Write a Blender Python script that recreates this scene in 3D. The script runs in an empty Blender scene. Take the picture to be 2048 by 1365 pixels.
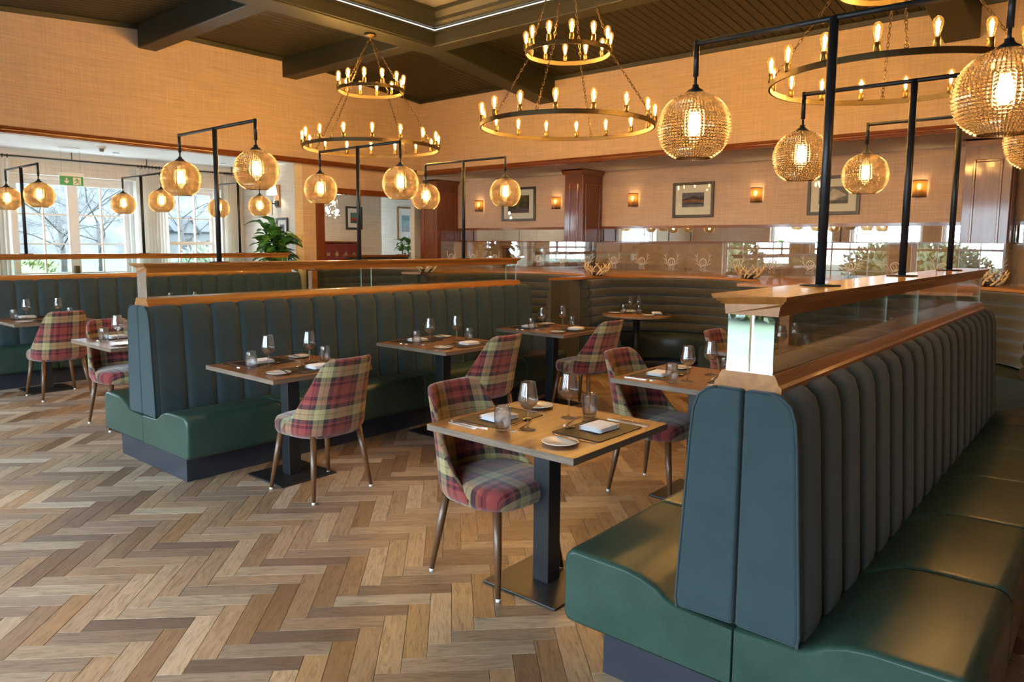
import bpy, math, random
from mathutils import Vector, Matrix
R = math.radians; PI = math.pi
random.seed(7)
S = bpy.context.scene
COL = S.collection

# ------------------------------------------------------------------ camera
EYE = Vector((0, 0, 1.57))
FOC, CXP, CYP = 1449.5, 1024.0, 648.3
yaw, pit, rol = R(40.332), R(-6.262), R(.408)
fw = Vector((math.cos(yaw)*math.cos(pit), math.sin(yaw)*math.cos(pit), math.sin(pit)))
rt = Vector((math.sin(yaw), -math.cos(yaw), 0)); up = rt.cross(fw)
rt, up = rt*math.cos(rol)+up*math.sin(rol), up*math.cos(rol)-rt*math.sin(rol)
cd = bpy.data.cameras.new('camera'); cam = bpy.data.objects.new('camera', cd); COL.objects.link(cam)
cam.matrix_world = Matrix(((rt.x, up.x, -fw.x, EYE.x), (rt.y, up.y, -fw.y, EYE.y), (rt.z, up.z, -fw.z, EYE.z), (0, 0, 0, 1)))
cd.sensor_width = 36; cd.lens = FOC/2048*36; cd.shift_y = -(682.5-CYP)/2048; cd.clip_start = .05
cd.dof.use_dof = True; cd.dof.focus_distance = 3.6; cd.dof.aperture_fstop = 7.0
S.camera = cam
def pix(p):
    v = Vector(p)-EYE; w = v.dot(fw)
    return (CXP+FOC*v.dot(rt)/w, CYP-FOC*v.dot(up)/w, w) if w > .05 else (-9e3, -9e3, w)

# ------------------------------------------------------------------ light and exposure
SKY = 19.0
W = bpy.data.worlds.new('world'); S.world = W; W.use_nodes = True
wn = W.node_tree.nodes; wl = W.node_tree.links
wn['Background'].inputs[0].default_value = (.72, .88, 1.0, 1); wn['Background'].inputs[1].default_value = SKY
LAMP = (1.0, .69, .39)
GLOBE_E, FIL_E, SCONCE_E, PEND_E = 190.0, 840.0, 48.0, 300.0
S.view_settings.view_transform = 'Standard'; S.view_settings.look = 'None'
S.view_settings.exposure = .42; S.view_settings.gamma = 1; S.view_settings.use_curve_mapping = False
S.cycles.use_denoising = True; S.cycles.max_bounces = 14; S.cycles.transmission_bounces = 12; S.cycles.glossy_bounces = 5; S.cycles.diffuse_bounces = 4; S.cycles.transparent_max_bounces = 24
S.cycles.sample_clamp_indirect = 6; S.cycles.caustics_reflective = False; S.cycles.caustics_refractive = False
def portal(loc, rot, sx, sy):
    d = bpy.data.lights.new('daylight_portal', 'AREA'); d.shape = 'RECTANGLE'; d.size = sx; d.size_y = sy
    d.cycles.is_portal = True
    o = bpy.data.objects.new('daylight_portal', d); COL.objects.link(o); o.location = loc; o.rotation_euler = rot

# ------------------------------------------------------------------ mesh builder
class MB:
    def __init__(s): s.v = []; s.f = []; s.sm = []; s.uv = None
    def add(s, vs, fs, smooth=False):
        b = len(s.v); s.v += [tuple(p) for p in vs]; s.f += [tuple(i+b for i in f) for f in fs]; s.sm += [smooth]*len(fs); return s
    def box(s, x0, x1, y0, y1, z0, z1):
        return s.add([(x0,y0,z0),(x1,y0,z0),(x1,y1,z0),(x0,y1,z0),(x0,y0,z1),(x1,y0,z1),(x1,y1,z1),(x0,y1,z1)],
                     [(3,2,1,0),(4,5,6,7),(0,1,5,4),(1,2,6,5),(2,3,7,6),(3,0,4,7)])
    def prism(s, poly, axis, a, b, smooth=False):
        # poly: list of 2D points; extruded along axis ('x': poly=(y,z), 'y': (x,z), 'z': (x,y))
        def P(p, t): return {'x': (t, p[0], p[1]), 'y': (p[0], t, p[1]), 'z': (p[0], p[1], t)}[axis]
        n = len(poly); vs = [P(p, a) for p in poly]+[P(p, b) for p in poly]
        s.add(vs, [(i, (i+1) % n, n+(i+1) % n, n+i) for i in range(n)], smooth)
        k = len(s.v)-2*n
        s.f += [tuple(k+i for i in reversed(range(n))), tuple(k+n+i for i in range(n))]; s.sm += [False, False]
        return s
    def tube(s, pts, rad, n=8, smooth=True, caps=True):
        pts = [Vector(p) for p in pts]; rs = rad if isinstance(rad, (list, tuple)) else [rad]*len(pts)
        d0 = (pts[1]-pts[0]).normalized(); u = d0.orthogonal().normalized(); vs = []
        for i, p in enumerate(pts):
            d = (pts[min(i+1, len(pts)-1)]-pts[max(i-1, 0)]).normalized()
            u = (u-d*u.dot(d)).normalized(); w = d.cross(u)
            for k in range(n):
                a = 2*PI*k/n; vs.append(p+(u*math.cos(a)+w*math.sin(a))*rs[i])
        m = len(pts); fs = [(i*n+k, i*n+(k+1) % n, (i+1)*n+(k+1) % n, (i+1)*n+k) for i in range(m-1) for k in range(n)]
        s.add(vs, fs, smooth)
        if caps:
            b = len(s.v)-m*n; s.f += [tuple(b+k for k in reversed(range(n))), tuple(b+(m-1)*n+k for k in range(n))]; s.sm += [False]*2
        return s
    def lathe(s, prof, n=24, c=(0, 0, 0), smooth=True, closed=False):
        vs = []; 
        for r, z in prof:
            for k in range(n):
                a = 2*PI*k/n; vs.append((c[0]+r*math.cos(a), c[1]+r*math.sin(a), c[2]+z))
        m = len(prof); fs = [(i*n+k, i*n+(k+1) % n, (i+1)*n+(k+1) % n, (i+1)*n+k) for i in range(m-1) for k in range(n)]
        if closed: fs += [((m-1)*n+k, (m-1)*n+(k+1) % n, (k+1) % n, k) for k in range(n)]
        return s.add(vs, fs, smooth)
    def torus(s, c, r1, r2, ax=(0, 0, 1), n=12, m=5, sx=1.0):
        ax = Vector(ax).normalized(); u = ax.orthogonal().normalized(); w = ax.cross(u); c = Vector(c); vs = []
        for i in range(n):
            a = 2*PI*i/n; d = u*math.cos(a)*sx+w*math.sin(a); o = (u*math.cos(a)+w*math.sin(a)).normalized()
            for k in range(m):
                b = 2*PI*k/m; vs.append(c+d*r1+o*r2*math.cos(b)+ax*r2*math.sin(b))
        return s.add(vs, [(i*m+k, ((i+1) % n)*m+k, ((i+1) % n)*m+(k+1) % m, i*m+(k+1) % m) for i in range(n) for k in range(m)], True)
    def grid(s, fn, nu, nv, smooth=True, uvfn=None, closed_u=False):
        vs = [fn(i/nu, j/nv) for j in range(nv+1) for i in range(nu+1)]
        k = nu+1
        return s.add(vs, [(j*k+i, j*k+i+1, (j+1)*k+i+1, (j+1)*k+i) for j in range(nv) for i in range(nu)], smooth)
    def sphere(s, c, r, n=12, m=8, sq=(1, 1, 1)):
        return s.grid(lambda u, v: (c[0]+r*sq[0]*math.cos(2*PI*u)*math.sin(PI*v), c[1]+r*sq[1]*math.sin(2*PI*u)*math.sin(PI*v), c[2]-r*sq[2]*math.cos(PI*v)), n, m)
    def mesh(s, name):
        me = bpy.data.meshes.new(name); me.from_pydata(s.v, [], s.f); me.polygons.foreach_set('use_smooth', s.sm)
        if s.uv:
            l = me.uv_layers.new(name='UVMap')
            for i, lp in enumerate(me.loops): l.data[i].uv = s.uv[lp.vertex_index]
        me.validate(); me.update(); return me
    def fixed(s, name):
        import bmesh
        me = s.mesh(name); b = bmesh.new(); b.from_mesh(me); bmesh.ops.remove_doubles(b, verts=b.verts, dist=1e-5); bmesh.ops.recalc_face_normals(b, faces=b.faces); b.to_mesh(me); b.free(); return me
    def build(s, name, mat, parent=None, bevel=0, seg=2, loc=None):
        return link(name, s.mesh(name), mat, parent, bevel, seg, loc)
def link(name, me, mat=None, parent=None, bevel=0, seg=2, loc=None):
    if mat and not me.materials: me.materials.append(mat)
    o = bpy.data.objects.new(name, me); COL.objects.link(o)
    if parent: o.parent = parent
    if loc: o.location = loc
    if bevel:
        b = o.modifiers.new('b', 'BEVEL'); b.width = bevel; b.segments = seg; b.limit_method = 'ANGLE'; b.angle_limit = R(35)
    return o
def box(x0, x1, y0, y1, z0, z1): return MB().box(x0, x1, y0, y1, z0, z1)
def tag(o, label, cat, group=None):
    o['label'] = label; o['category'] = cat
    if group: o['group'] = group
    return o
def thing(name, label, cat, loc=(0, 0, 0), rz=0, group=None):
    o = bpy.data.objects.new(name, None); COL.objects.link(o); o.location = loc; o.rotation_euler = (0, 0, rz); o.empty_display_size = .1
    return tag(o, label, cat, group)
def struct(o, label=None):
    o['kind'] = 'structure'
    if label: o['label'] = label
    return o
def copy_tree(o, parent=None):
    c = o.copy(); COL.objects.link(c); c.parent = parent
    for ch in list(o.children): copy_tree(ch, c)
    return c

# ------------------------------------------------------------------ materials
class NT:
    def __init__(s, name):
        s.m = bpy.data.materials.new(name); s.m.use_nodes = True; s.t = s.m.node_tree; s.t.nodes.clear()
        s.out = s.n('ShaderNodeOutputMaterial')
    def n(s, k, **kw):
        x = s.t.nodes.new(k)
        for a, b in kw.items(): setattr(x, a, b)
        return x
    def l(s, a, b): s.t.links.new(a, b)
    def coord(s, kind='Object', scale=(1, 1, 1), rot=(0, 0, 0)):
        tc = s.n('ShaderNodeTexCoord'); mp = s.n('ShaderNodeMapping'); mp.inputs['Scale'].default_value = scale; mp.inputs['Rotation'].default_value = rot
        s.l(tc.outputs[kind], mp.inputs[0]); return mp.outputs[0]
    def noise(s, vec, scale, detail=3, rough=.55, dist=0):
        x = s.n('ShaderNodeTexNoise'); x.inputs['Scale'].default_value = scale; x.inputs['Detail'].default_value = detail
        x.inputs['Roughness'].default_value = rough; x.inputs['Distortion'].default_value = dist
        if vec: s.l(vec, x.inputs['Vector'])
        return x.outputs[0]
    def ramp(s, fac, stops, const=False):
        x = s.n('ShaderNodeValToRGB'); r = x.color_ramp
        if const: r.interpolation = 'CONSTANT'
        while len(r.elements) < len(stops): r.elements.new(.5)
        for e, (p, c) in zip(r.elements, stops): e.position = p; e.color = (*c, 1)
        s.l(fac, x.inputs[0]); return x.outputs[0]
    def mix(s, fac, a, b, mode='MIX'):
        x = s.n('ShaderNodeMix', data_type='RGBA', blend_type=mode)
        for v, i in ((fac, 0), (a, 6), (b, 7)):
            if hasattr(v, 'links'): s.l(v, x.inputs[i])
            else: x.inputs[i].default_value = v if i == 0 else (*v, 1)
        return x.outputs[2]
    def math(s, op, a, b=None):
        x = s.n('ShaderNodeMath', operation=op)
        for v, i in ((a, 0), (b, 1)):
            if v is None: continue
            if hasattr(v, 'links'): s.l(v, x.inputs[i])
            else: x.inputs[i].default_value = v
        return x.outputs[0]
    def pbr(s, color, rough=.5, metal=0, spec=.5, sheen=0, coat=0, bump=None, bstr=.1, bdist=.002, sheen_col=None, coat_r=.08):
        p = s.n('ShaderNodeBsdfPrincipled')
        for v, k in ((color, 'Base Color'), (rough, 'Roughness'), (metal, 'Metallic')):
            if hasattr(v, 'links'): s.l(v, p.inputs[k])
            else: p.inputs[k].default_value = (*v, 1) if k == 'Base Color' else v
        p.inputs['Specular IOR Level'].default_value = spec; p.inputs['Sheen Weight'].default_value = sheen
        p.inputs['Coat Weight'].default_value = coat; p.inputs['Coat Roughness'].default_value = coat_r
        if sheen_col: p.inputs['Sheen Tint'].default_value = (*sheen_col, 1)
        if bump is not None:
            b = s.n('ShaderNodeBump'); b.inputs['Strength'].default_value = bstr; b.inputs['Distance'].default_value = bdist
            s.l(bump, b.inputs['Height']); s.l(b.outputs[0], p.inputs['Normal'])
        s.l(p.outputs[0], s.out.inputs[0]); s.p = p; return s.m
def plain(name, c, rough=.5, metal=0, spec=.5, coat=0, nz=0, nscale=20, sheen=0):
    t = NT(name)
    if nz:
        f = t.noise(t.coord(), nscale, 4)
        c2 = tuple(x*(1-nz) for x in c); c1 = tuple(min(1, x*(1+nz)) for x in c)
        return t.pbr(t.ramp(f, [(.3, c2), (.7, c1)]), rough, metal, spec, sheen, coat, bump=f, bstr=.05)
    return t.pbr(c, rough, metal, spec, sheen, coat)
def wood(name, c1, c2, scale=(1.2, 14, 14), rough=.4, coat=0, fine=1.0, kind='Object', c3=None):
    t = NT(name); v = t.coord(kind, scale)
    a = t.noise(v, 2.2, 5, .6, .6); b = t.noise(t.coord(kind, tuple(q*6 for q in scale)), 3.0, 3, .6)
    k = t.math('ADD', t.math('MULTIPLY', a, .75), t.math('MULTIPLY', b, .25))
    st = [(.3, c1), (.52, tuple((x+y)/2 for x, y in zip(c1, c2))), (.7, c2)]
    if c3: st.insert(0, (.22, c3))
    return t.pbr(t.ramp(k, st), rough, coat=coat, bump=b, bstr=.12*fine)
def emit(name, c, e):
    t = NT(name); x = t.n('ShaderNodeEmission'); x.inputs[0].default_value = (*c, 1); x.inputs[1].default_value = e
    t.l(x.outputs[0], t.out.inputs[0]); return t.m
def glassy(name, tint, refl=1.0, rough=0.0, extra=None, base=.0, gl_col=(1, 1, 1)):
    # thin clear glass: what lies behind shows through, with a mirror share that grows at grazing angles
    t = NT(name); tr = t.n('ShaderNodeBsdfTransparent'); tr.inputs[0].default_value = (*tint, 1)
    gl = t.n('ShaderNodeBsdfGlossy'); gl.inputs[0].default_value = (*gl_col, 1); gl.inputs['Roughness'].default_value = rough
    fr = t.n('ShaderNodeLayerWeight'); fr.inputs[0].default_value = .5
    k = t.math('MINIMUM', t.math('ADD', t.math('MULTIPLY', t.math('ADD', t.math('MULTIPLY', t.math('POWER', fr.outputs['Facing'], 5.0), .9), .04), refl), base), 1.0)
    mx = t.n('ShaderNodeMixShader'); t.l(k, mx.inputs[0]); t.l(tr.outputs[0], mx.inputs[1]); t.l(gl.outputs[0], mx.inputs[2]); o = mx.outputs[0]
    if extra:
        kind, col, fac = extra
        e = t.n(kind); e.inputs[0].default_value = (*col, 1); m2 = t.n('ShaderNodeMixShader'); m2.inputs[0].default_value = fac
        t.l(o, m2.inputs[1]); t.l(e.outputs[0], m2.inputs[2]); o = m2.outputs[0]
    t.l(o, t.out.inputs[0]); return t.m

def velvet_mat():
    t = NT('velvet'); f = t.noise(t.coord(), 7, 4, .6); g = t.noise(t.coord(), 160, 2)
    c = t.ramp(f, [(.3, (.017, .036, .044)), (.7, (.025, .047, .056))])
    return t.pbr(c, .7, spec=.3, sheen=.18, bump=g, bstr=.05, sheen_col=(.9, .92, .95))
def leather_mat(name='leather', c=(.018, .044, .033), c2=(.029, .062, .047)):
    t = NT(name); f = t.noise(t.coord(), 5, 5, .65, .4); g = t.noise(t.coord(), 90, 3); cr = t.noise(t.coord(scale=(1, 1, 3)), 9, 4, .6, 2.2)
    crease = t.ramp(cr, [(.485, (0, 0, 0)), (.5, (1, 1, 1)), (.515, (0, 0, 0))])
    h = t.math('ADD', t.math('MULTIPLY', g, .35), t.math('MULTIPLY', crease, -.25))
    col = t.mix(t.math('MULTIPLY', crease, .22), t.ramp(f, [(.3, c), (.7, c2)]), (.06, .11, .09))
    rg = t.ramp(f, [(.3, (.31, .31, .31)), (.7, (.42, .42, .42))])
    return t.pbr(col, rg, spec=.40, bump=h, bstr=.10, bdist=.003)
def tartan_mat():
    t = NT('tartan'); tc = t.n('ShaderNodeTexCoord'); sp = t.n('ShaderNodeSeparateXYZ'); t.l(tc.outputs['UV'], sp.inputs[0])
    red, mar, olv, gry, tan = (.245, .046, .040), (.065, .007, .016), (.36, .305, .15), (.036, .028, .030), (.34, .16, .08)
    def sett(o, per, off):
        fr = t.math('FRACT', t.math('ADD', t.math('DIVIDE', o, per), off))
        st = [(0, red), (.15, mar), (.22, red), (.255, gry), (.355, olv), (.475, red), (.487, olv), (.60, gry), (.70, red), (.735, tan), (.75, red), (.82, mar), (.91, red)]
        return t.ramp(fr, st, True)
    a = sett(sp.outputs[0], .255, .12); b = sett(sp.outputs[1], .265, .42)
    tw = t.n('ShaderNodeTexWave'); tw.inputs['Scale'].default_value = 190; tw.bands_direction = 'DIAGONAL'; t.l(tc.outputs['UV'], tw.inputs[0])
    m = t.mix(t.math('ADD', t.math('MULTIPLY', tw.outputs[1], .3), .43), a, b)
    fz = t.noise(t.coord('UV'), 320, 3)
    m = t.mix(.45, m, t.ramp(fz, [(.3, (.60, .60, .60)), (.7, (1.15, 1.15, 1.15))]), 'MULTIPLY')
    return t.pbr(m, .9, spec=.2, sheen=.3, bump=fz, bstr=.15)
def wall_mat(name, c):
    t = NT(name); d = tuple(x*.76 for x in c); e = tuple(min(1, x*1.10) for x in c)
    a = t.noise(t.coord(scale=(.6, .6, 24)), 3.2, 5, .65); b = t.noise(t.coord(scale=(20, 20, .6)), 3.0, 5, .65)
    k = t.math('ADD', t.math('MULTIPLY', a, .6), t.math('MULTIPLY', b, .4))
    return t.pbr(t.ramp(k, [(.34, d), (.62, e)]), .85, spec=.15, bump=k, bstr=.35, bdist=.004)
def plank_mat(name, use_attr):
    t = NT(name)
    if use_attr: a = t.n('ShaderNodeAttribute', attribute_name='rnd'); rv = a.outputs['Fac']
    else: a = t.n('ShaderNodeObjectInfo'); rv = a.outputs['Random']
    tc = t.n('ShaderNodeTexCoord'); cx = t.n('ShaderNodeCombineXYZ')
    t.l(t.math('MULTIPLY', rv, 37.0), cx.inputs[0]); t.l(t.math('MULTIPLY', rv, 91.0), cx.inputs[1])
    ad = t.n('ShaderNodeVectorMath', operation='ADD'); t.l(tc.outputs['UV'], ad.inputs[0]); t.l(cx.outputs[0], ad.inputs[1])
    def mp(sc):
        m = t.n('ShaderNodeMapping'); m.inputs['Scale'].default_value = sc; t.l(ad.outputs[0], m.inputs[0]); return m.outputs[0]
    base = t.ramp(rv, [(0, (.175, .100, .058)), (.16, (.27, .165, .098)), (.34, (.38, .265, .175)), (.5, (.225, .136, .080)), (.64, (.46, .345, .235)), (.82, (.33, .19, .095)), (1, (.52, .41, .295))])
    g1 = t.noise(mp((2.2, 16, 1)), 3.0, 5, .62, 1.4); g2 = t.noise(mp((7, 190, 1)), 2.0, 3, .6)
    c = t.mix(.85, base, t.ramp(g1, [(.30, (.46, .42, .38)), (.50, (.98, .98, .98)), (.70, (1.22, 1.20, 1.17))]), 'MULTIPLY')
    c = t.mix(.6, c, t.ramp(g2, [(.36, (.62, .58, .55)), (.55, (1.05, 1.05, 1.05))]), 'MULTIPLY')
    m = t.pbr(c, .46, spec=.8, bump=g2, bstr=.10, bdist=.001)
    tg = t.n('ShaderNodeTangent', direction_type='UV_MAP'); tg.uv_map = 'UVMap'; t.p.inputs['Anisotropic'].default_value = .9; t.p.inputs['Anisotropic Rotation'].default_value = .25; t.l(tg.outputs[0], t.p.inputs['Tangent']); return m
def clear_glass():
    # thin blown glass: clear face on, darker and more mirror-like towards the silhouette
    t = NT('drinking_glass'); lw = t.n('ShaderNodeLayerWeight'); lw.inputs[0].default_value = .5; f = lw.outputs['Facing']
    tr = t.n('ShaderNodeBsdfTransparent'); t.l(t.ramp(f, [(0, (.985, .985, .985)), (.72, (.95, .955, .955)), (.93, (.66, .67, .68)), (1, (.45, .46, .47))]), tr.inputs[0])
    gl = t.n('ShaderNodeBsdfGlossy'); gl.inputs['Roughness'].default_value = 0.0
    k = t.math('MINIMUM', t.math('ADD', t.math('MULTIPLY', t.math('POWER', f, 3.0), .6), .08), 1.0); m = t.n('ShaderNodeMixShader')
    t.l(k, m.inputs[0]); t.l(tr.outputs[0], m.inputs[1]); t.l(gl.outputs[0], m.inputs[2])
    g = t.n('ShaderNodeBsdfGlass'); g.inputs['Color'].default_value = (1, 1, 1, 1); g.inputs['IOR'].default_value = 1.4; g.inputs['Roughness'].default_value = 0; m2 = t.n('ShaderNodeMixShader'); m2.inputs[0].default_value = .38
    t.l(m.outputs[0], m2.inputs[1]); t.l(g.outputs[0], m2.inputs[2]); t.l(m2.outputs[0], t.out.inputs[0]); return t.m
def globe_mat():
    # diamond cut amber glass: thin at each facet's tip, thick (darker) along the grooves
    t = NT('amber_globe'); at_ = t.n('ShaderNodeAttribute', attribute_name='facet')
    tr = t.n('ShaderNodeBsdfTransparent'); t.l(t.ramp(at_.outputs['Fac'], [(.05, (.05, .036, .02)), (.5, (.36, .265, .155)), (1, (.70, .55, .36))]), tr.inputs[0])
    rf = t.n('ShaderNodeBsdfRefraction'); rf.inputs['Color'].default_value = (.78, .58, .34, 1); rf.inputs['Roughness'].default_value = .06; rf.inputs['IOR'].default_value = 1.15
    gl = t.n('ShaderNodeBsdfGlossy'); gl.inputs[0].default_value = (1, .86, .64, 1); gl.inputs['Roughness'].default_value = .14
    tl = t.n('ShaderNodeBsdfTranslucent'); t.l(t.ramp(at_.outputs['Fac'], [(.05, (.30, .17, .06)), (1, (.95, .66, .32))]), tl.inputs[0])
    def mx(f, a, b):
        m = t.n('ShaderNodeMixShader'); m.inputs[0].default_value = f; t.l(a.outputs[0], m.inputs[1]); t.l(b.outputs[0], m.inputs[2]); return m
    o = mx(.10, mx(.085, mx(.05, tr, rf), gl), tl); t.l(o.outputs[0], t.out.inputs[0]); return t.m
M = dict(
    velvet=velvet_mat(), leather=leather_mat(), booth_leather=leather_mat('booth_leather', (.022, .034, .030), (.034, .048, .042)),
    booth_velvet=plain('booth_velvet', (.034, .033, .023), .8, spec=.2, nz=.12, nscale=9, sheen=.35),
    plinth=plain('plinth_paint', (.016, .020, .030), .5, nz=.08, nscale=6), black=plain('black_metal', (.020, .021, .024), .38, .3, nz=.06),
    tartan=tartan_mat(), leg=wood('chair_leg_wood', (.085, .036, .014), (.14, .062, .026), (14, 14, 1.6), .38, .2), white=plain('white_paint', (.78, .78, .76), .5),
    pad=plain('white_nylon', (.75, .75, .73), .5), oak=wood('oak', (.235, .082, .014), (.44, .175, .036), (1.1, 16, 16), .36, .25), oak_y=wood('oak_cross', (.25, .092, .018), (.43, .18, .042), (16, 1.1, 16), .4, .15),
    top=wood('walnut_top', (.100, .040, .016), (.34, .155, .064), (.7, 18, 18), .34, .15), edge=wood('walnut_edge', (.10, .066, .046), (.26, .190, .140), (.8, 3, 60), .45),
    mahog=wood('mahogany', (.105, .022, .006), (.20, .052, .013), (12, 12, 1.0), .28, .5), mahog_h=wood('mahogany_h', (.13, .030, .007), (.24, .068, .016), (1, 1, 14), .25, .6),
    wall=wall_mat('wall_fabric', (.61, .472, .388)), ceil_white=plain('ceiling_white', (.90, .90, .90), .8, spec=.1), wall_white=wall_mat('wall_pale_fabric', (.74, .69, .62)),
    ceil_dark=plain('ceiling_green', (.018, .0155, .0075), .55, nz=.06, nscale=3), beam=plain('beam_green', (.0215, .0225, .0150), .5, nz=.06, nscale=3), dark=plain('dark_base', (.02, .016, .012), .8),
    slate=plain('placemat_leather', (.012, .013, .016), .55, 0, .25, nz=.1, nscale=60), linen=plain('napkin_linen', (.78, .79, .84), .85, spec=.1, nz=.04, nscale=220, sheen=.2), china=plain('white_china', (.80, .80, .79), .12, coat=.3),
    steel=plain('cutlery_steel', (.62, .58, .52), .16, 1), glass=clear_glass(), pane=glassy('window_glass', (.95, .97, .97), .7),
    screen=glassy('screen_glass', (.90, .93, .91), 1.6, base=.06), clear=glassy('divider_glass', (.93, .95, .93), 1.0), mirror=plain('mirror', (.86, .88, .88), .015, 1), gedge=plain('glass_edge', (.55, .75, .70), .2),
    brass=plain('aged_brass', (.10, .072, .035), .4, .85), brass2=plain('bulb_holder_brass', (.20, .13, .045), .33, .9), chain=plain('chain_bronze', (.085, .055, .028), .42, .8),
    filament=emit('filament', (1.0, .70, .43), FIL_E), filament_big=emit('filament_lamp', LAMP, GLOBE_E), filament_pendant=emit('filament_pendant', (1.0, .82, .62), PEND_E), filament_sconce=emit('filament_sconce', (1.0, .60, .24), SCONCE_E), led=emit('led_strip', (1, .93, .80), 1.8),
    bulb=glassy('amber_bulb', (.98, .72, .26), .8, extra=('ShaderNodeEmission', (1.0, .50, .10), .32)), globe=globe_mat(),
    shade=glassy('amber_shade', (.34, .19, .075), .5, .2, extra=('ShaderNodeBsdfTranslucent', (.30, .15, .045), .45)), shade_white=plain('shade_white', (.8, .76, .68), .8),
    curtain=None, leaf=None, gold=None, paper=plain('picture_mount', (.84, .82, .79), .8), frame=plain('picture_frame', (.030, .026, .022), .35), antler=plain('antler_bone', (.60, .45, .25), .55, nz=.3, nscale=18),
    bowl=plain('bowl_dark_wood', (.05, .028, .014), .5), etched=glassy('etched_frost', (.85, .85, .85), .5, .3, extra=('ShaderNodeBsdfDiffuse', (.85, .82, .80), .62)), tan=leather_mat('tan_leather', (.27, .145, .078), (.36, .20, .11)), redc=plain('red_chair_fabric', (.16, .022, .020), .8, nz=.15, nscale=30),
    grass=plain('grass', (.030, .040, .018), .95, nz=.35, nscale=1.2), bark=plain('bark', (.026, .025, .023), .9, nz=.3, nscale=12), stone=plain('house_render', (.055, .056, .056), .9), roof=plain('roof_slate', (.010, .012, .016), .8), wood_hill=plain('bare_woodland', (.042, .043, .042), 1, nz=.5, nscale=.35), paving=plain('bounce_terrace_stone', (.74, .73, .71), .9, nz=.1, nscale=2), soil=plain('soil', (.03, .02, .015), 1),
    pot=plain('pot_grey', (.16, .16, .16), .6), green_sign=plain('exit_green', (.0, .30, .10), .4), wood_paint=plain('window_paint', (.80, .81, .82), .45), charcoal=plain('panel_charcoal', (.035, .045, .048), .55), brown=plain('frame_oak_dark', (.20, .10, .035), .45))
def _curtain():
    t = NT('sheer_curtain'); d = t.n('ShaderNodeBsdfDiffuse'); d.inputs[0].default_value = (.80, .78, .73, 1)
    tl = t.n('ShaderNodeBsdfTranslucent'); tl.inputs[0].default_value = (.80, .78, .72, 1); m = t.n('ShaderNodeMixShader'); m.inputs[0].default_value = .45
    t.l(d.outputs[0], m.inputs[1]); t.l(tl.outputs[0], m.inputs[2]); t.l(m.outputs[0], t.out.inputs[0]); return t.m
M['curtain'] = _curtain()
def leafy(name, a, b):
    t = NT(name); return t.pbr(t.ramp(t.noise(t.coord(), 9, 3), [(.3, a), (.7, b)]), .38, spec=.5)
M['leaf'] = leafy('fig_leaf', (.035, .12, .016), (.10, .26, .045)); M['bush'] = leafy('bush_leaf', (.020, .042, .012), (.05, .085, .026)); M['bush_y'] = leafy('bush_leaf_gold', (.045, .06, .010), (.095, .11, .024))
def _gold():
    t = NT('metal_leaf'); f = t.noise(t.coord(), 2.6, 6, .7, 1.2); return t.pbr(t.ramp(f, [(.3, (.30, .26, .21)), (.5, (.56, .52, .45)), (.7, (.78, .76, .70))]), .38, .75, bump=f, bstr=.3)
M['gold'] = _gold()

# ------------------------------------------------------------------ key dimensions (metres, from the table height)
XB, YT, XT, YW = 10.85, 10.3, 9.45, 12.0      # picture wall, window-side bulkhead, picture-side bulkhead, window wall
ZL, ZT = 2.85, 4.43                            # lower ceiling, upper ceiling
X0, YR = -2.4, -3.2                            # wall behind the camera, far right wall
BX0, BX1 = 2.09, 6.17                          # banquette ends
YC = dict(R=.86, L=5.12, F=9.5)

# ------------------------------------------------------------------ floor
fl = struct(box(X0, 10.9, YR, YW+.3, -.06, -.014).box(6.9, 14, YW+.3, 14.3, -.06, -.014).box(10.9, 14, 11.3, YW+.3, -.06, -.014).build('floor', M['dark']), 'oak herringbone parquet floor in mixed honey and grey brown tones')
PL, PW, G = .42, .0935, .0007
def plank_geo(mb, T, rnd=None):
    c = .0012; h = .014; l = PL/2-G; w = PW/2-G
    v = [(-l, -w, -h), (l, -w, -h), (l, w, -h), (-l, w, -h), (-l, -w, -c), (l, -w, -c), (l, w, -c), (-l, w, -c), (-l+c, -w+c, 0), (l-c, -w+c, 0), (l-c, w-c, 0), (-l+c, w-c, 0)]
    f = [(0, 1, 5, 4), (1, 2, 6, 5), (2, 3, 7, 6), (3, 0, 4, 7), (4, 5, 9, 8), (5, 6, 10, 9), (6, 7, 11, 10), (7, 4, 8, 11), (8, 9, 10, 11)]
    if mb.uv is None: mb.uv = []
    mb.uv += [(p[0], p[1]) for p in v]
    mb.add([T @ Vector(p) for p in v], f)
pm = MB(); plank_geo(pm, Matrix.Identity(4)); plank_me = pm.mesh('plank'); plank_me.materials.append(plank_mat('oak_plank', False))
a0, b0 = .085, 2.814
spots = []
da, db = Vector((.7071068, -.7071068)), Vector((.7071068, .7071068))
for k in range(-120, 160):
    for j in range(-16, 17):
        for kind in (0, 1):
            if kind == 0: a = a0+k*PW+j*PL+PL/2; b = b0+k*PW-j*PL+PW/2; ang = -PI/4
            else: a = a0+k*PW+j*PL-PW/2; b = b0+k*PW-j*PL+PL/2; ang = PI/4
            p = da*a+db*b
            if X0+.2 < p.x < 13.8 and YR+.2 < p.y < 14.1 and not (p.y > 11.85 and p.x < 7.1) and not (p.x > XB and p.y < 11.5): spots.append((p.x, p.y, ang))
def hidden(x, y):
    for yc in YC.values():
        if 2.2 < x < 6.1 and abs(y-yc) < .45: return True
    return False
def rank(s):
    px, py, w = pix((s[0], s[1], 0))
    if not (-40 < px < 2090 and 0 < py < 1400) or hidden(s[0], s[1]) or (px > 1230 and py > 1100) or (px > 1480 and py > 850): return 1e6+w
    return w
spots.sort(key=rank)
for x, y, an in spots[:300]:
    o = link('plank', plank_me, None, fl, loc=(x, y, 0)); o.rotation_euler = (0, 0, an)
rest = MB(); rv = []
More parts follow.
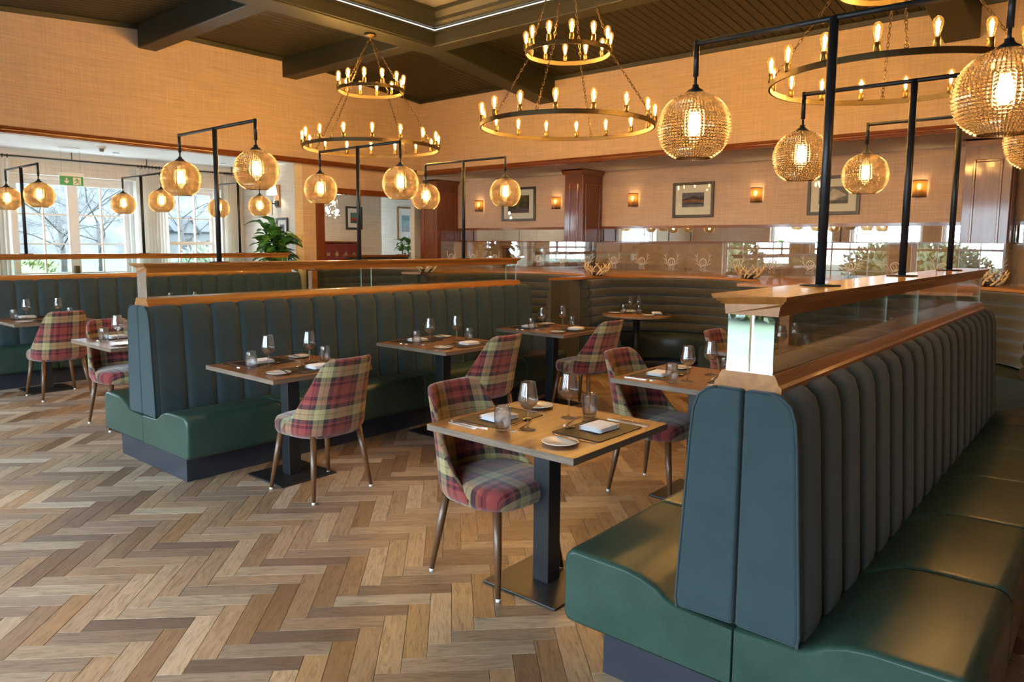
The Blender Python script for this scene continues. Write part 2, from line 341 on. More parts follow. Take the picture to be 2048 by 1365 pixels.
for x, y, an in spots[300:]:
    plank_geo(rest, Matrix.Translation((x, y, 0)) @ Matrix.Rotation(an, 4, 'Z')); q = random.random(); rv += [q]*12
me = rest.mesh('planks_rest'); at = me.attributes.new('rnd', 'FLOAT', 'POINT'); at.data.foreach_set('value', rv)
o = link('parquet_planks', me, plank_mat('oak_plank_far', True), fl); o['kind'] = 'stuff'

# ------------------------------------------------------------------ walls and lower ceilings
WIN = []   # filled by window()
def wall_x(name, x0, x1, holes, ya, yb, z0, z1, mat, label, axis):
    # wall with rectangular openings; axis 'y': spans y at x0..x1, axis 'x': spans x at y range (x0..x1 = thickness range)
    m = MB(); cur = ya
    def put(a, b, za, zb):
        if b-a < .001 or zb-za < .001: return
        m.box(x0, x1, a, b, za, zb) if axis == 'y' else m.box(a, b, x0, x1, za, zb)
    for (a, b, za, zb) in sorted(holes):
        put(cur, a, z0, z1); put(a, b, z0, za); put(a, b, zb, z1); cur = b
    put(cur, yb, z0, z1)
    return struct(m.build(name, mat), label)
LW = [(.2, 2.3, .55, 2.45), (3.28, 4.98, .02, 2.52), (5.36, 6.38, .62, 2.47)]
wall_x('wall_left', YW, YW+.32, LW, X0, 6.75, -.06, ZL+.1, M['wall_white'], 'pale window wall behind the curtains', 'x')
FWIN = [(-.3, 1.7, .25, 2.75), (2.2, 4.2, .25, 2.75), (4.7, 6.7, .25, 2.75), (7.2, 9.2, .25, 2.75)]
wall_x('wall_front', X0-.3, X0, FWIN, YR-.3, YW+.32, -.06, 5.0, M['wall'], 'fabric wall with tall windows opposite the picture wall', 'y')
struct(box(X0, XB+.3, YR-.3, YR, -.06, 5.0).build('wall_right', M['wall']), 'fabric wall at the far end of the room')
struct(box(XB, XB+.2, YR, 11.6, -.06, ZL+.1).build('wall_back', M['wall']), 'pinkish woven fabric wall hung with pictures and sconces')
struct(box(X0, 6.9, YT, YT+.14, ZL, 4.62).build('wall_left_upper', M['wall']), 'orange lit fabric bulkhead above the window bay')
bk = box(6.9, XT+.14, YT, YT+.14, ZL, 4.62).build('wall_left_upper_end', M['wall']); struct(bk, 'fabric bulkhead above the wide doorway')
struct(box(XT, XT+.14, YR, YT, ZL, 4.62).build('wall_back_upper', M['wall']), 'fabric bulkhead above the picture wall seating')
struct(box(6.75, 6.9, YT+.05, YW+.32, -.06, ZL).build('wall_bay_end', M['wall_white']), 'pale end wall of the window bay with a sconce')
m = MB(); m.box(6.9, 7.24, YT+.05, YT+.14, -.06, ZL); m.box(7.24, XT+.1, YT+.05, YT+.14, 2.46, ZL)
struct(m.build('wall_doorway', M['wall']), 'fabric wall around the wide doorway')
struct(box(X0, 6.75, YT+.14, YW, ZL, ZL+.1).build('ceiling_window_bay', M['ceil_white']), 'flat white ceiling of the window bay')
m = MB(); m.box(XT+.14, XB, YR, YT+.14, ZL, ZL+.1); m.box(6.75, 10.2, YT+.14, 13.1, ZL, ZL+.1); m.box(10.2, 14, YT+.14, 14.4, ZL, ZL+.1)
struct(m.build('ceiling_picture_side', M['ceil_white']), 'flat white lower ceiling before the picture wall')
cv = MB(); cv.prism([(YW, ZL), (YW-.05, ZL), (YW, ZL-.07)], 'x', X0, 6.75); struct(cv.build('trim_cove', M['ceil_white']), 'white cove moulding over the windows')
# adjoining room walls
struct(box(6.9, 10.63, 12.9, 13.1, -.06, ZL).build('wall_next_room', M['wall_white']), 'pale wall of the room beyond the doorway')
struct(box(10.2, 14, 14.2, 14.4, -.06, ZL).build('wall_next_room_far', M['wall_white']), 'recessed pale wall beyond the doorway')
struct(box(10.36, XB, 11.5, 11.62, -.06, ZL).build('wall_next_room_stub', M['wall_white']), 'short pale wall beside the mahogany column')
struct(box(XB+.2, 14, 11.3, 11.45, -.06, ZL).build('wall_next_room_near', M['wall_white']), 'near wall of the room beyond the doorway')
struct(box(6.75, 6.9, YW+.3, 13.1, -.06, ZL).build('wall_next_room_side', M['wall_white']), 'side wall of the room beyond the doorway')
struct(box(13.9, 14, 11.4, 15.3, -.06, ZL).build('wall_next_room_end', M['wall_white']), 'end wall of the room beyond the doorway')
# mahogany trims along both bulkheads (stepped moulding, sits on the room side)
prof = [(0, 0), (-.055, 0), (-.062, .018), (-.045, .030), (-.050, .044), (-.032, .062), (-.028, .085), (0, .095)]
t1 = MB().prism([(YT+y, ZL-.01+z) for y, z in prof], 'x', X0, XT-.12); struct(t1.build('trim_1', M['mahog_h'], bevel=.004), 'glossy mahogany moulding above the window bay')
t2 = MB().prism([(XT+y, ZL-.01+z) for y, z in prof], 'y', YR, YT-.12); struct(t2.build('trim_2', M['mahog_h'], bevel=.004), 'glossy mahogany moulding before the picture wall')
t3 = MB().prism([(XT-.15, YT), (XT-.15, YT-.05), (XT-.05, YT-.15), (XT, YT-.15), (XT, YT)], 'z', ZL-.01, ZL+.08); struct(t3.build('trim_3', M['mahog_h']), 'mahogany corner block joining the two mouldings')
# doorway architrave
m = MB(); m.box(7.14, 7.28, YT-.0, YT+.17, 0, 2.50); struct(m.build('trim_4', M['mahog']), 'mahogany jamb of the wide doorway')
m = MB(); m.box(7.14, XT+.1, YT-.0, YT+.17, 2.40, 2.50); struct(m.build('trim_5', M['mahog_h']), 'mahogany lintel of the wide doorway')

# ------------------------------------------------------------------ upper ceiling, beams, coffer
def zsl(x):
    if x < 4.4: return ZT-.087*(4.4-x)
    if x > 7.05: return ZT-.095*(x-7.05)
    return ZT
# leave the coffer open: build the sheet as strips around it
cl = MB()
CX0, CX1, CY0, CY1 = 1.6, 6.8, 1.78, 7.13
def sheet(xa, xb, ya, yb):
    xs = sorted({xa, xb, *[x for x in (4.4, 7.05) if xa < x < xb]})
    for p, q in zip(xs, xs[1:]):
        cl.add([(p, ya, zsl(p)+.018), (q, ya, zsl(q)+.018), (q, yb, zsl(q)+.018), (p, yb, zsl(p)+.018), (p, ya, zsl(p)+.1), (q, ya, zsl(q)+.1), (q, yb, zsl(q)+.1), (p, yb, zsl(p)+.1)],
               [(3, 2, 1, 0), (4, 5, 6, 7), (0, 1, 5, 4), (1, 2, 6, 5), (2, 3, 7, 6), (3, 0, 4, 7)])
sheet(X0, XT, CY1+.1, YT); sheet(X0, XT, YR, CY0-.1); sheet(CX1+.1, XT, CY0-.1, CY1+.1); sheet(X0, CX0-.1, CY0-.1, CY1+.1)
ceil = struct(cl.build('ceiling', M['dark']), 'dark olive boarded upper ceiling')
bcache = {}
def boards(xa, xb, ya, yb, w=.118):
    n = max(1, round((yb-ya)/w)); w = (yb-ya)/n; key = (xa, xb, round(w, 5))
    if key not in bcache:
        b = MB(); g = .0035; za, zb = zsl(xa+1e-4), zsl(xb-1e-4)
        pr = [(g, .018), (g, .006), (g+.006, 0), (w-g-.006, 0), (w-g, .006), (w-g, .018)]
        n_ = len(pr); vs = [(xa, y, za+z) for y, z in pr]+[(xb, y, zb+z) for y, z in pr]
        b.add(vs, [(i, n_+i, n_+(i+1) % n_, (i+1) % n_) for i in range(n_)]+[tuple(range(n_)), tuple(reversed(range(n_, 2*n_)))])
        me = b.mesh('board'); me.materials.append(M['ceil_dark']); bcache[key] = me
    for i in range(n): link('board', bcache[key], None, ceil, loc=(0, ya+i*w, 0))
boards(7.05, XT, YR, 1.42); boards(7.05, XT, 1.76, 7.16); boards(7.05, XT, 7.5, YT)
boards(4.62, 6.55, 7.5, YT); boards(X0, 4.38, 7.5, YT); boards(X0, 4.38, YR, 1.42); boards(4.4, 7.05, YR, 1.42)
# cornice strips where ceiling meets the bulkheads
m = MB()
for xa, xb in ((X0, 4.4), (4.4, 7.05), (7.05, XT)):
    m.add([(xa, YT, zsl(xa)+.02), (xb, YT, zsl(xb)+.02), (xb, YT-.05, zsl(xb)-.0), (xa, YT-.05, zsl(xa)-.0), (xa, YT-.04, zsl(xa)-.05), (xb, YT-.04, zsl(xb)-.05), (xb, YT, zsl(xb)-.05), (xa, YT, zsl(xa)-.05)],
          [(0, 1, 2, 3), (3, 2, 5, 4), (4, 5, 6, 7), (0, 3, 4, 7), (1, 6, 5, 2), (0, 7, 6, 1)])
struct(m.build('trim_6', M['beam']), 'dark cornice strip over the window bulkhead')
zz = zsl(XT); struct(MB().prism([(XT, zz+.02), (XT-.05, zz+.01), (XT-.04, zz-.045), (XT, zz-.045)], 'y', YR, YT).build('trim_7', M['beam']), 'dark cornice strip over the picture side bulkhead')
def beam_x(name, ya, yb, label):
    ZS, ZE = 4.13, 3.82; m = MB()
    pts = [(X0, 4.13), (7.0, ZS), (XT, ZE), (XT, zsl(XT)+.05), (7.05, ZT+.05), (X0, ZT+.05)]
    m.prism([(x, z) for x, z in pts], 'y', ya, yb); return struct(m.build(name, M['beam'], bevel=.012), label)
beam_x('beam_long', 7.16, 7.5, 'dark painted beam along the window side of the coffer')
beam_x('beam_long', 1.42, 1.76, 'dark painted beam along the far side of the coffer')
struct(box(4.38, 4.62, 7.3, YT, 4.14, ZT+.03).build('beam_cross', M['beam'], bevel=.012), 'dark painted beam from coffer to the window bulkhead, first')
struct(box(6.55, 6.80, 7.3, YT, 4.14, ZT+.03).build('beam_cross', M['beam'], bevel=.012), 'dark painted beam from coffer to the window bulkhead near the corner')
struct(box(6.80, 7.05, 1.7, 7.18, 4.13, ZT+.2).build('beam_coffer', M['beam'], bevel=.012), 'dark painted beam on the picture wall side of the coffer')
struct(box(CX0-.25, CX0, 1.7, 7.18, 4.13, ZT+.2).build('beam_coffer', M['beam'], bevel=.012), 'dark painted beam on the window wall side of the coffer')
struct(box(CX0, CX1, CY1, CY1+.06, 4.15, ZT+.2).build('coffer_side', M['beam']), 'dark side of the ceiling coffer by the windows'); struct(box(CX0, CX1, CY0-.06, CY0, 4.15, ZT+.2).build('coffer_side', M['beam']), 'dark side of the ceiling coffer away from windows')
cof = struct(box(CX0-.2, CX1+.2, CY0-.2, CY1+.2, 4.55, 4.60).build('ceiling_coffer', M['gold']), 'raised coffer ceiling with silvery gold metal leaf')
crown = [(0, 0), (.05, 0), (.055, .02), (.09, .05), (.10, .09), (.16, .15), (.17, .20), (0, .20)]
def crown_run(axis, base, sgn, a, b):
    m = MB().prism([(base+sgn*d, 4.35+z) for d, z in crown], axis, a, b); m.build('crown_moulding', M['beam'], cof)
    l = MB().prism([(base+sgn*d, 4.325+z) for d, z in [(.0, 0), (.034, 0), (.034, .005), (0, .005)]], axis, a, b); l.build('led_strip', M['led'], cof)
    s = MB().prism([(base+sgn*d, 4.295+z) for d, z in [(.0, 0), (.03, 0), (.03, .025), (0, .025)]], axis, a, b); s.build('moulding', M['beam'], cof)
crown_run('y', CX1, -1, CY0, CY1); crown_run('x', CY1, -1, CX0, CX1); crown_run('y', CX0, 1, CY0, CY1); crown_run('x', CY0, 1, CX0, CX1)

# ------------------------------------------------------------------ windows
def window(name, fixed, a, b, z0, z1, axis, cols, rows, label, sash=None, leaves=1, depth=.06, out=1):
    # fixed: wall plane coordinate of the frame; a..b span
    def bx(p, q, za, zb, d0, d1):
        return box(p, q, fixed+d0, fixed+d1, za, zb) if axis == 'x' else box(fixed+d0, fixed+d1, p, q, za, zb)
    fr = MB()
    def fadd(p, q, za, zb, d0, d1):
        if axis == 'x': fr.box(p, q, fixed+d0, fixed+d1, za, zb)
        else: fr.box(fixed+d0, fixed+d1, p, q, za, zb)
    t = .055
    fadd(a, a+t, z0, z1, -.05, .09); fadd(b-t, b, z0, z1, -.05, .09); fadd(a+t, b-t, z1-t, z1, -.05, .09); fadd(a+t, b-t, z0, z0+t, -.05, .09)
    w = struct(fr.build(name, M['wood_paint']), label)
    lw = (b-a-2*t)/leaves
    for i in range(leaves):
        p = a+t+i*lw; q = p+lw; s = .07 if leaves > 1 else .045; m = MB()
        def add(x1, x2, za, zb, d0=0, d1=.05):
            if axis == 'x': m.box(x1, x2, fixed+d0, fixed+d1, za, zb)
            else: m.box(fixed+d0, fixed+d1, x1, x2, za, zb)
        zb0 = z0+t; zb1 = z1-t
        add(p, p+s, zb0, zb1); add(q-s, q, zb0, zb1); add(p+s, q-s, zb1-s, zb1); add(p+s, q-s, zb0, zb0+s*(2.2 if leaves > 1 else 1.2))
        m.build('leaf_frame' if leaves > 1 else 'sash_frame', M['wood_paint'], w)
        base = zb0+s*(2.2 if leaves > 1 else 1.2); topz = zb1-s
        mm = (base+topz)/2
        if sash: bx(p+s, q-s, mm-.03, mm+.03, -.01, .05).build('meeting_rail', M['wood_paint'], w)
        for c in range(1, cols):
            x = p+s+(q-p-2*s)*c/cols; bx(x-.011, x+.011, base, topz, .005, .045).build('glazing_bar', M['wood_paint'], w)
        for r in range(1, rows):
            z = base+(topz-base)*r/rows; bx(p+s, q-s, z-.011, z+.011, .006, .044).build('glazing_bar', M['wood_paint'], w)
        cw = (q-p-2*s)/cols; ch = (topz-base)/rows
        for c in range(cols):
            for r in range(rows):
                bx(p+s+c*cw, p+s+(c+1)*cw, base+r*ch, base+(r+1)*ch, .022, .028).build('pane', M['pane'], w)
    sl = bx(a-.05, b+.05, z0-.04, z0, -.17 if axis == 'x' else -.02, .02 if axis == 'x' else .17)
    if z0 > .2: sl.build('window_sill', M['wood_paint'], w)
    return w
dr = window('door_1', YW+.2, *LW[1], 'x', 2, 5, 'pair of white glazed french doors to the garden', leaves=2)
box(4.10, 4.16, YW+.14, YW+.2, 1.02, 1.2).build('door_handle', M['brass'], dr)
window('window_1', YW+.2, *LW[2], 'x', 3, 4, 'white sash window with twelve panes beside the french doors', sash=1)
window('window_2', YW+.2, *LW[0], 'x', 4, 4, 'added white sash window for daylight, far side of the french doors', sash=1)  # out-of-view window, added to let in more daylight
for i, h in enumerate(FWIN): window('window_%d' % (i+3), X0-.2, *h, 'y', 4, 4, 'tall white sash window opposite the picture wall', sash=1)
for (a, b, z0, z1) in LW: portal(((a+b)/2, YW+.34, (z0+z1)/2), (R(-90), 0, 0), b-a, z1-z0)
for (a, b, z0, z1) in FWIN: portal((X0-.32, (a+b)/2, (z0+z1)/2), (0, R(-90), 0), z1-z0, b-a)

# ------------------------------------------------------------------ outside
struct(box(-60, 130, -30, 150, -.5, -.25).build('ground_outside', M['grass']), 'pale lawn outside the windows')
hl = MB(); hl.grid(lambda u, v: (-80+260*u, 108+38*v+5*math.sin(9*u), -.3+(30+4*math.sin(7*u+1)+3*math.sin(17*u))*math.sin(PI/2*v)), 40, 8); struct(hl.build('hill_outside', M['wood_hill']), 'hazy bare wooded hillside beyond the garden')
struct(box(-12, 12, YW+.32, YW+3.2, -.26, -.06).build('bounce_terrace', M['paving']), 'added pale terrace outside the french doors, bouncing daylight into the bay'); struct(box(-5.5, X0-.3, -8, 14, -.26, -.06).build('bounce_terrace', M['paving']), 'added pale bounce terrace behind the room')  # unseen pale paving, added to bounce daylight up to the bay ceiling
def leaf_blob(c, r, n, mat, name, parent, lw=.09, seed=1):
    rg = random.Random(seed); m = MB()
    for _ in range(n):
        d = Vector((rg.gauss(0, 1), rg.gauss(0, 1), rg.gauss(0, 1))).normalized(); rr = rg.uniform(.72, 1.03)
        p = Vector((d.x*r[0]*rr, d.y*r[1]*rr, d.z*r[2]*rr)); u = (d+Vector((rg.uniform(-1, 1), rg.uniform(-1, 1), rg.uniform(-.3, 1)))).normalized(); w = u.orthogonal().normalized(); l = lw*rg.uniform(.7, 1.4)
        m.add([p-w*l*.4, p+u*l, p+w*l*.4, p-u*l*.4], [(0, 1, 2, 3)])
    o = m.build(name, mat, parent); return o
def bush(loc, r, label, mat, n=1500, lw=.13, seed=1, grp=None):
    t = thing('garden_bush', label, 'bush', (loc[0], loc[1], -.25), group=grp)
    f = leaf_blob(None, r, n, mat, 'foliage', t, lw, seed); f.location = (0, 0, r[2]*.9)
    MB().sphere((0, 0, 0), 1, 14, 9, (r[0]*.78, r[1]*.78, r[2]*.82)).build('inner_foliage', mat, t, loc=(0, 0, r[2]*.85))
    MB().tube([(0, 0, 0), (0, 0, r[2])], .06, 6).build('stem', M['bark'], t)
bush((11.4, 21.5), (1.5, 1.2, 1.0), 'rounded green garden bush outside the sash window', M['bush'], seed=3)
bush((14.6, 25.5), (1.4, 1.3, .9), 'smaller green garden bush farther across the lawn', M['bush'], seed=4)
bush((6.5, 27.0), (2.6, 1.4, .7), 'wide low bush outside the french doors', M['bush_y'], seed=5)
bush((-13.0, -1.0), (1.3, 2.6, 1.2), 'golden green hedge bush farthest from the window bay, outside the windows opposite the pictures', M['bush_y'], 2200, .15, 6, 'hedge bushes'); bush((-13.4, 6.4), (1.3, 2.6, 1.1), 'golden green hedge bush, middle of three outside the windows opposite the pictures', M['bush_y'], 2200, .15, 7, 'hedge bushes')
bush((-12.6, 14.5), (1.3, 2.6, 1.3), 'golden green hedge bush nearest the window bay corner of the garden', M['bush_y'], 2200, .15, 8, 'hedge bushes')
def tree(loc, h, seed, label):
    rg = random.Random(seed); t = thing('bare_tree', label, 'tree', (loc[0], loc[1], -.25)); br = MB(); tw = MB()
    MB().tube([(0, 0, 0), (.05, .02, h*.2), (.0, .06, h*.38)], [.10, .08, .06], 8).build('trunk', M['bark'], t)
    def grow(p, d, l, r, lv):
        q = p+d*l*.5+Vector((rg.uniform(-1, 1), rg.uniform(-1, 1), rg.uniform(-.3, .6)))*l*.08; e = p+d*l
        (br if lv < 2 else tw).tube([p, q, e], [r, r*.8, r*.6], 5 if lv < 2 else 3, caps=False)
        if lv < 5:
            for _ in range(3 if lv < 4 else 4):
                nd = (d+Vector((rg.gauss(0, .6), rg.gauss(0, .6), rg.gauss(.05, .4)))).normalized(); grow(p.lerp(e, rg.uniform(.5, 1)), nd, l*rg.uniform(.55, .8), r*.55, lv+1)
    for k in range(6):
        a = k*PI/3+rg.random(); grow(Vector((0, .04, h*rg.uniform(.2, .38))), Vector((math.cos(a), math.sin(a), rg.uniform(.25, 1.1))).normalized(), h*.28, .028, 0)
    br.build('branches', M['bark'], t); tw.build('twigs', M['bark'], t)
for k, (x, y, l) in enumerate(((7.6, 23.5, 'bare twiggy tree outside the french doors'), (10.8, 29.5, 'bare twiggy tree past the french doors, farther off'), (-3.5, 27.0, 'bare twiggy tree outside the far window'), (17.5, 37, 'bare twiggy tree across the lawn'))): tree((x, y), 6.2+.6*k, 11+k, l)
hs = thing('garden_house', 'pale house with dark slate gables across the garden', 'house', (50.5, 96.0, -.25))
box(-6, 4, 0, 6, 0, 3.2).build('wall', M['stone'], hs)
MB().prism([(-6.3, 3.1), (4.3, 3.1), (4.3, 3.3), (-1, 3.3), (-6.3, 3.3)], 'y', -.3, 6.3).build('eaves', M['roof'], hs)
m = MB(); m.prism([(-.4, 3.2), (6.4, 3.2), (3, 5.4)], 'x', -6.3, 4.3); m.build('roof', M['roof'], hs)
for gx in (-4.2, .4):
    g = MB().prism([(gx-1.2, 3.0), (gx+1.2, 3.0), (gx, 5.0)], 'y', -.5, 2.5).build('gable', M['stone'], hs)
    m = MB(); m.prism([(gx-1.45, 2.95), (gx-1.15, 2.95), (gx, 4.85), (gx+1.15, 2.95), (gx+1.45, 2.95), (gx, 5.3)], 'y', -.7, 2.6); m.build('gable_roof', M['roof'], hs)
    box(gx-.4, gx+.4, -.06, .02, 1.0, 2.3).build('window', M['dark'], hs)
for k in range(3): box(-5.2+k*3.4, -4.4+k*3.4, -.05, .02, .9, 2.1).build('window', M['dark'], hs)

# ------------------------------------------------------------------ mahogany columns
def column(yc, label, y0=None, y1=None):
    xa, xb = 10.25, XB; y0 = yc-.19 if y0 is None else y0; y1 = yc+.19 if y1 is None else y1
    o = struct(box(xa, xb, y0, y1, 0, ZL).build('column', M['mahog'], bevel=.006), label)
    m = MB(); m.prism([(xa, ZL-.09), (xa-.012, ZL-.08), (xa-.05, ZL-.02), (xa-.05, ZL-.001), (xb, ZL-.001), (xb, ZL-.09)], 'y', y0, y1); m.prism([(y0, ZL-.09), (y0-.012, ZL-.08), (y0-.05, ZL-.02), (y0-.05, ZL-.001), (y1+.05, ZL-.001), (y1+.05, ZL-.02), (y1+.012, ZL-.08), (y1, ZL-.09)], 'x', xa-.05, xb)
    m.build('cornice', M['mahog_h'], o)
    def panel(face, a, b, za, zb):
        w = .03; d = .014
        for (p, q, zc, zd) in ((a, a+w, za, zb), (b-w, b, za, zb), (a+w, b-w, zb-w, zb), (a+w, b-w, za, za+w)):
            bb = box(xa-d, xa+.002, p, q, zc, zd) if face == 'x' else (box(p, q, y0-d, y0+.002, zc, zd) if face == '-y' else box(p, q, y1-.002, y1+d, zc, zd))
            bb.build('panel_moulding', M['mahog_h'], o, bevel=.006)
    panel('x', y0+.09, y1-.09, 1.52, ZL-.24); panel('-y', xa+.08, xb-.08, 1.52, ZL-.24); panel('x', y0+.09, y1-.09, .2, 1.36)
    return o
column(7.34, 'mahogany panelled column between the two sconce bays'); column(1.36, 'mahogany panelled column at the far end of the mirror', 1.12, 1.60); column(10.95, 'mahogany panelled column beside the wide doorway', 10.70, 11.2)

# ------------------------------------------------------------------ picture wall: mirror band, rails, sconces, pictures
def mirror_run(ya, yb, label):
    t = thing('mirror_band', label, 'mirror', (XB, ya, 1.62)); n = max(1, round((yb-ya)/1.05)); w = (yb-ya)/n
    for i in range(n): box(-.014, -.002, i*w+.002, (i+1)*w-.002, .02, .23).build('mirror_panel', M['mirror'], t)
    box(-.035, -.001, 0, yb-ya, .23, .275).build('top_rail', M['mahog_h'], t); box(-.03, -.001, 0, yb-ya, 0, .02).build('bottom_rail', M['mahog_h'], t)
mirror_run(1.61, 7.14, 'long narrow mirror band below the two framed landscapes'); mirror_run(7.54, 10.69, 'short narrow mirror band below the dark garden picture'); mirror_run(-3.0, 1.11, 'narrow mirror band past the far mahogany column')
def sconce(y, label):
    t = thing('wall_sconce', label, 'wall lamp', (XB, y, 2.34), group='mesh sconces on the picture wall')
    box(-.012, -.001, -.05, .05, -.10, .04).build('backplate', M['black'], t)
    m = MB(); a = [(-.13*math.sin(q)-.012, .085*math.cos(q)) for q in [PI*i/10 for i in range(11)]]
    for za, zb in ((-.11, .10),):
        n = len(a); m.add([(x, yy, za) for x, yy in a]+[(x, yy, zb) for x, yy in a], [(i, i+1, n+i+1, n+i) for i in range(n-1)], True)
    sh = m.build('shade', M['shade'], t)
    for z in (-.11, .10): MB().tube([(x, yy, z) for x, yy in a], .006, 5).build('rim', M['black'], sh)
    MB().lathe([(.001, -.075), (.016, -.07), (.016, -.02), (.001, -.02)], 10, (-.07, 0, 0)).build('lamp_holder', M['brass2'], t)
    MB().lathe([(.001, -.02), (.015, -.01), (.024, .025), (.02, .05), (.001, .06)], 12, (-.07, 0, 0)).build('bulb', M['filament_sconce'], t)
for y, l in ((10.06, 'amber mesh sconce next to the mahogany column by the doorway'), (8.13, 'amber mesh sconce between garden picture and middle column'), (6.50, 'amber mesh sconce beside middle column, before the hills picture'), (4.37, 'amber mesh sconce between the hills picture and the pale sail picture'), (2.18, 'amber mesh sconce between the pale sail picture and far column')): sconce(y, l)
def picture(y0, y1, z0, z1, label, art, mount=.11, fr=.045, mat='frame'):
    t = thing('framed_picture', label, 'picture', (XB, (y0+y1)/2, (z0+z1)/2)); w = (y1-y0)/2; h = (z1-z0)/2
    m = MB()
    for a, b, c, d in ((-w, -w+fr, -h, h), (w-fr, w, -h, h), (-w+fr, w-fr, h-fr, h), (-w+fr, w-fr, -h, -h+fr)): m.box(-.03, -.001, a, b, c, d)
    m.build('frame', M[mat], t, bevel=.004); box(-.012, -.001, -w+fr, w-fr, -h+fr, h-fr).build('mount', M['paper'], t)
    iw, ih = w-fr-mount, h-fr-mount
    art(t, iw, ih); box(-.0205, -.0195, -w+fr, w-fr, -h+fr, h-fr).build('picture_glass', M['pane'], t)
C_ = {}
def cm(c):
    if c not in C_: C_[c] = plain('print_%d' % len(C_), c, .8, nz=.25, nscale=12)
    return C_[c]
def poly(t, pts, c, d, name='print'):
    # pts in (y, z); printed sheet slightly proud of the one below
    m = MB(); m.add([(-.0125-.0004*d, -p[0], p[1]) for p in pts], [tuple(range(len(pts)))]); return m.build(name, cm(c), t)
def rect(t, a, b, c, d, col, k): return poly(t, [(a, c), (b, c), (b, d), (a, d)], col, k)
def art_garden(t, w, h):
    rect(t, -w, w, -h, h, (.045, .045, .028), 0); rect(t, -w, w, -h, -h*.55, (.10, .06, .09), 1)
    for k in range(9):
        a, b, r = random.uniform(-.2*w, .9*w), random.uniform(-.3*h, .8*h), random.uniform(.12, .3)*h; poly(t, [(a+r*math.cos(q)*1.1, b+r*math.sin(q)) for q in [2*PI*i/9 for i in range(9)]], (.085+.01*k, .10, .02), 2+k)
def art_hills(t, w, h):
    rect(t, -w, w, -h, h, (.22, .22, .25), 0); rect(t, -w, w, .25*h, h, (.13, .14, .18), 1)
    poly(t, [(-w, .1*h), (-.4*w, .35*h), (.1*w, .55*h), (.6*w, .3*h), (w, .45*h), (w, -.1*h), (-w, -.2*h)], (.05, .04, .05), 2)
    poly(t, [(-w, -.05*h), (.0, .1*h), (w, -.05*h), (w, -.25*h), (-w, -.3*h)], (.30, .12, .07), 3); poly(t, [(-w, -.35*h), (.2*w, -.3*h), (w, -.5*h), (w, -.62*h), (-w, -.7*h)], (.06, .06, .09), 4); poly(t, [(-w, -.75*h), (w, -.7*h), (w, -.85*h), (-w, -.92*h)], (.12, .10, .14), 5)
def art_sail(t, w, h):
    rect(t, -w, w, -h, h, (.24, .25, .28), 0); rect(t, -w, w, -h, -.6*h, (.14, .15, .18), 1)
    poly(t, [(-.35*w, -.55*h), (-.2*w, .35*h), (-.05*w, .75*h), (.25*w, .6*h), (.9*w, -.05*h), (.5*w, -.3*h), (.1*w, -.5*h)], (.62, .58, .54), 2); poly(t, [(-.9*w, -.5*h), (-.5*w, -.42*h), (.3*w, -.5*h), (.2*w, -.6*h), (-.9*w, -.62*h)], (.50, .47, .44), 3)
picture(8.64, 9.48, 2.02, 2.66, 'dark green garden picture in a black frame between two sconces', art_garden)
picture(5.06, 5.77, 2.02, 2.58, 'dark framed landscape print of low hills on the picture wall', art_hills, .12)
picture(2.91, 3.62, 2.02, 2.57, 'dark framed print of a pale pointed sail shape', art_sail, .11)

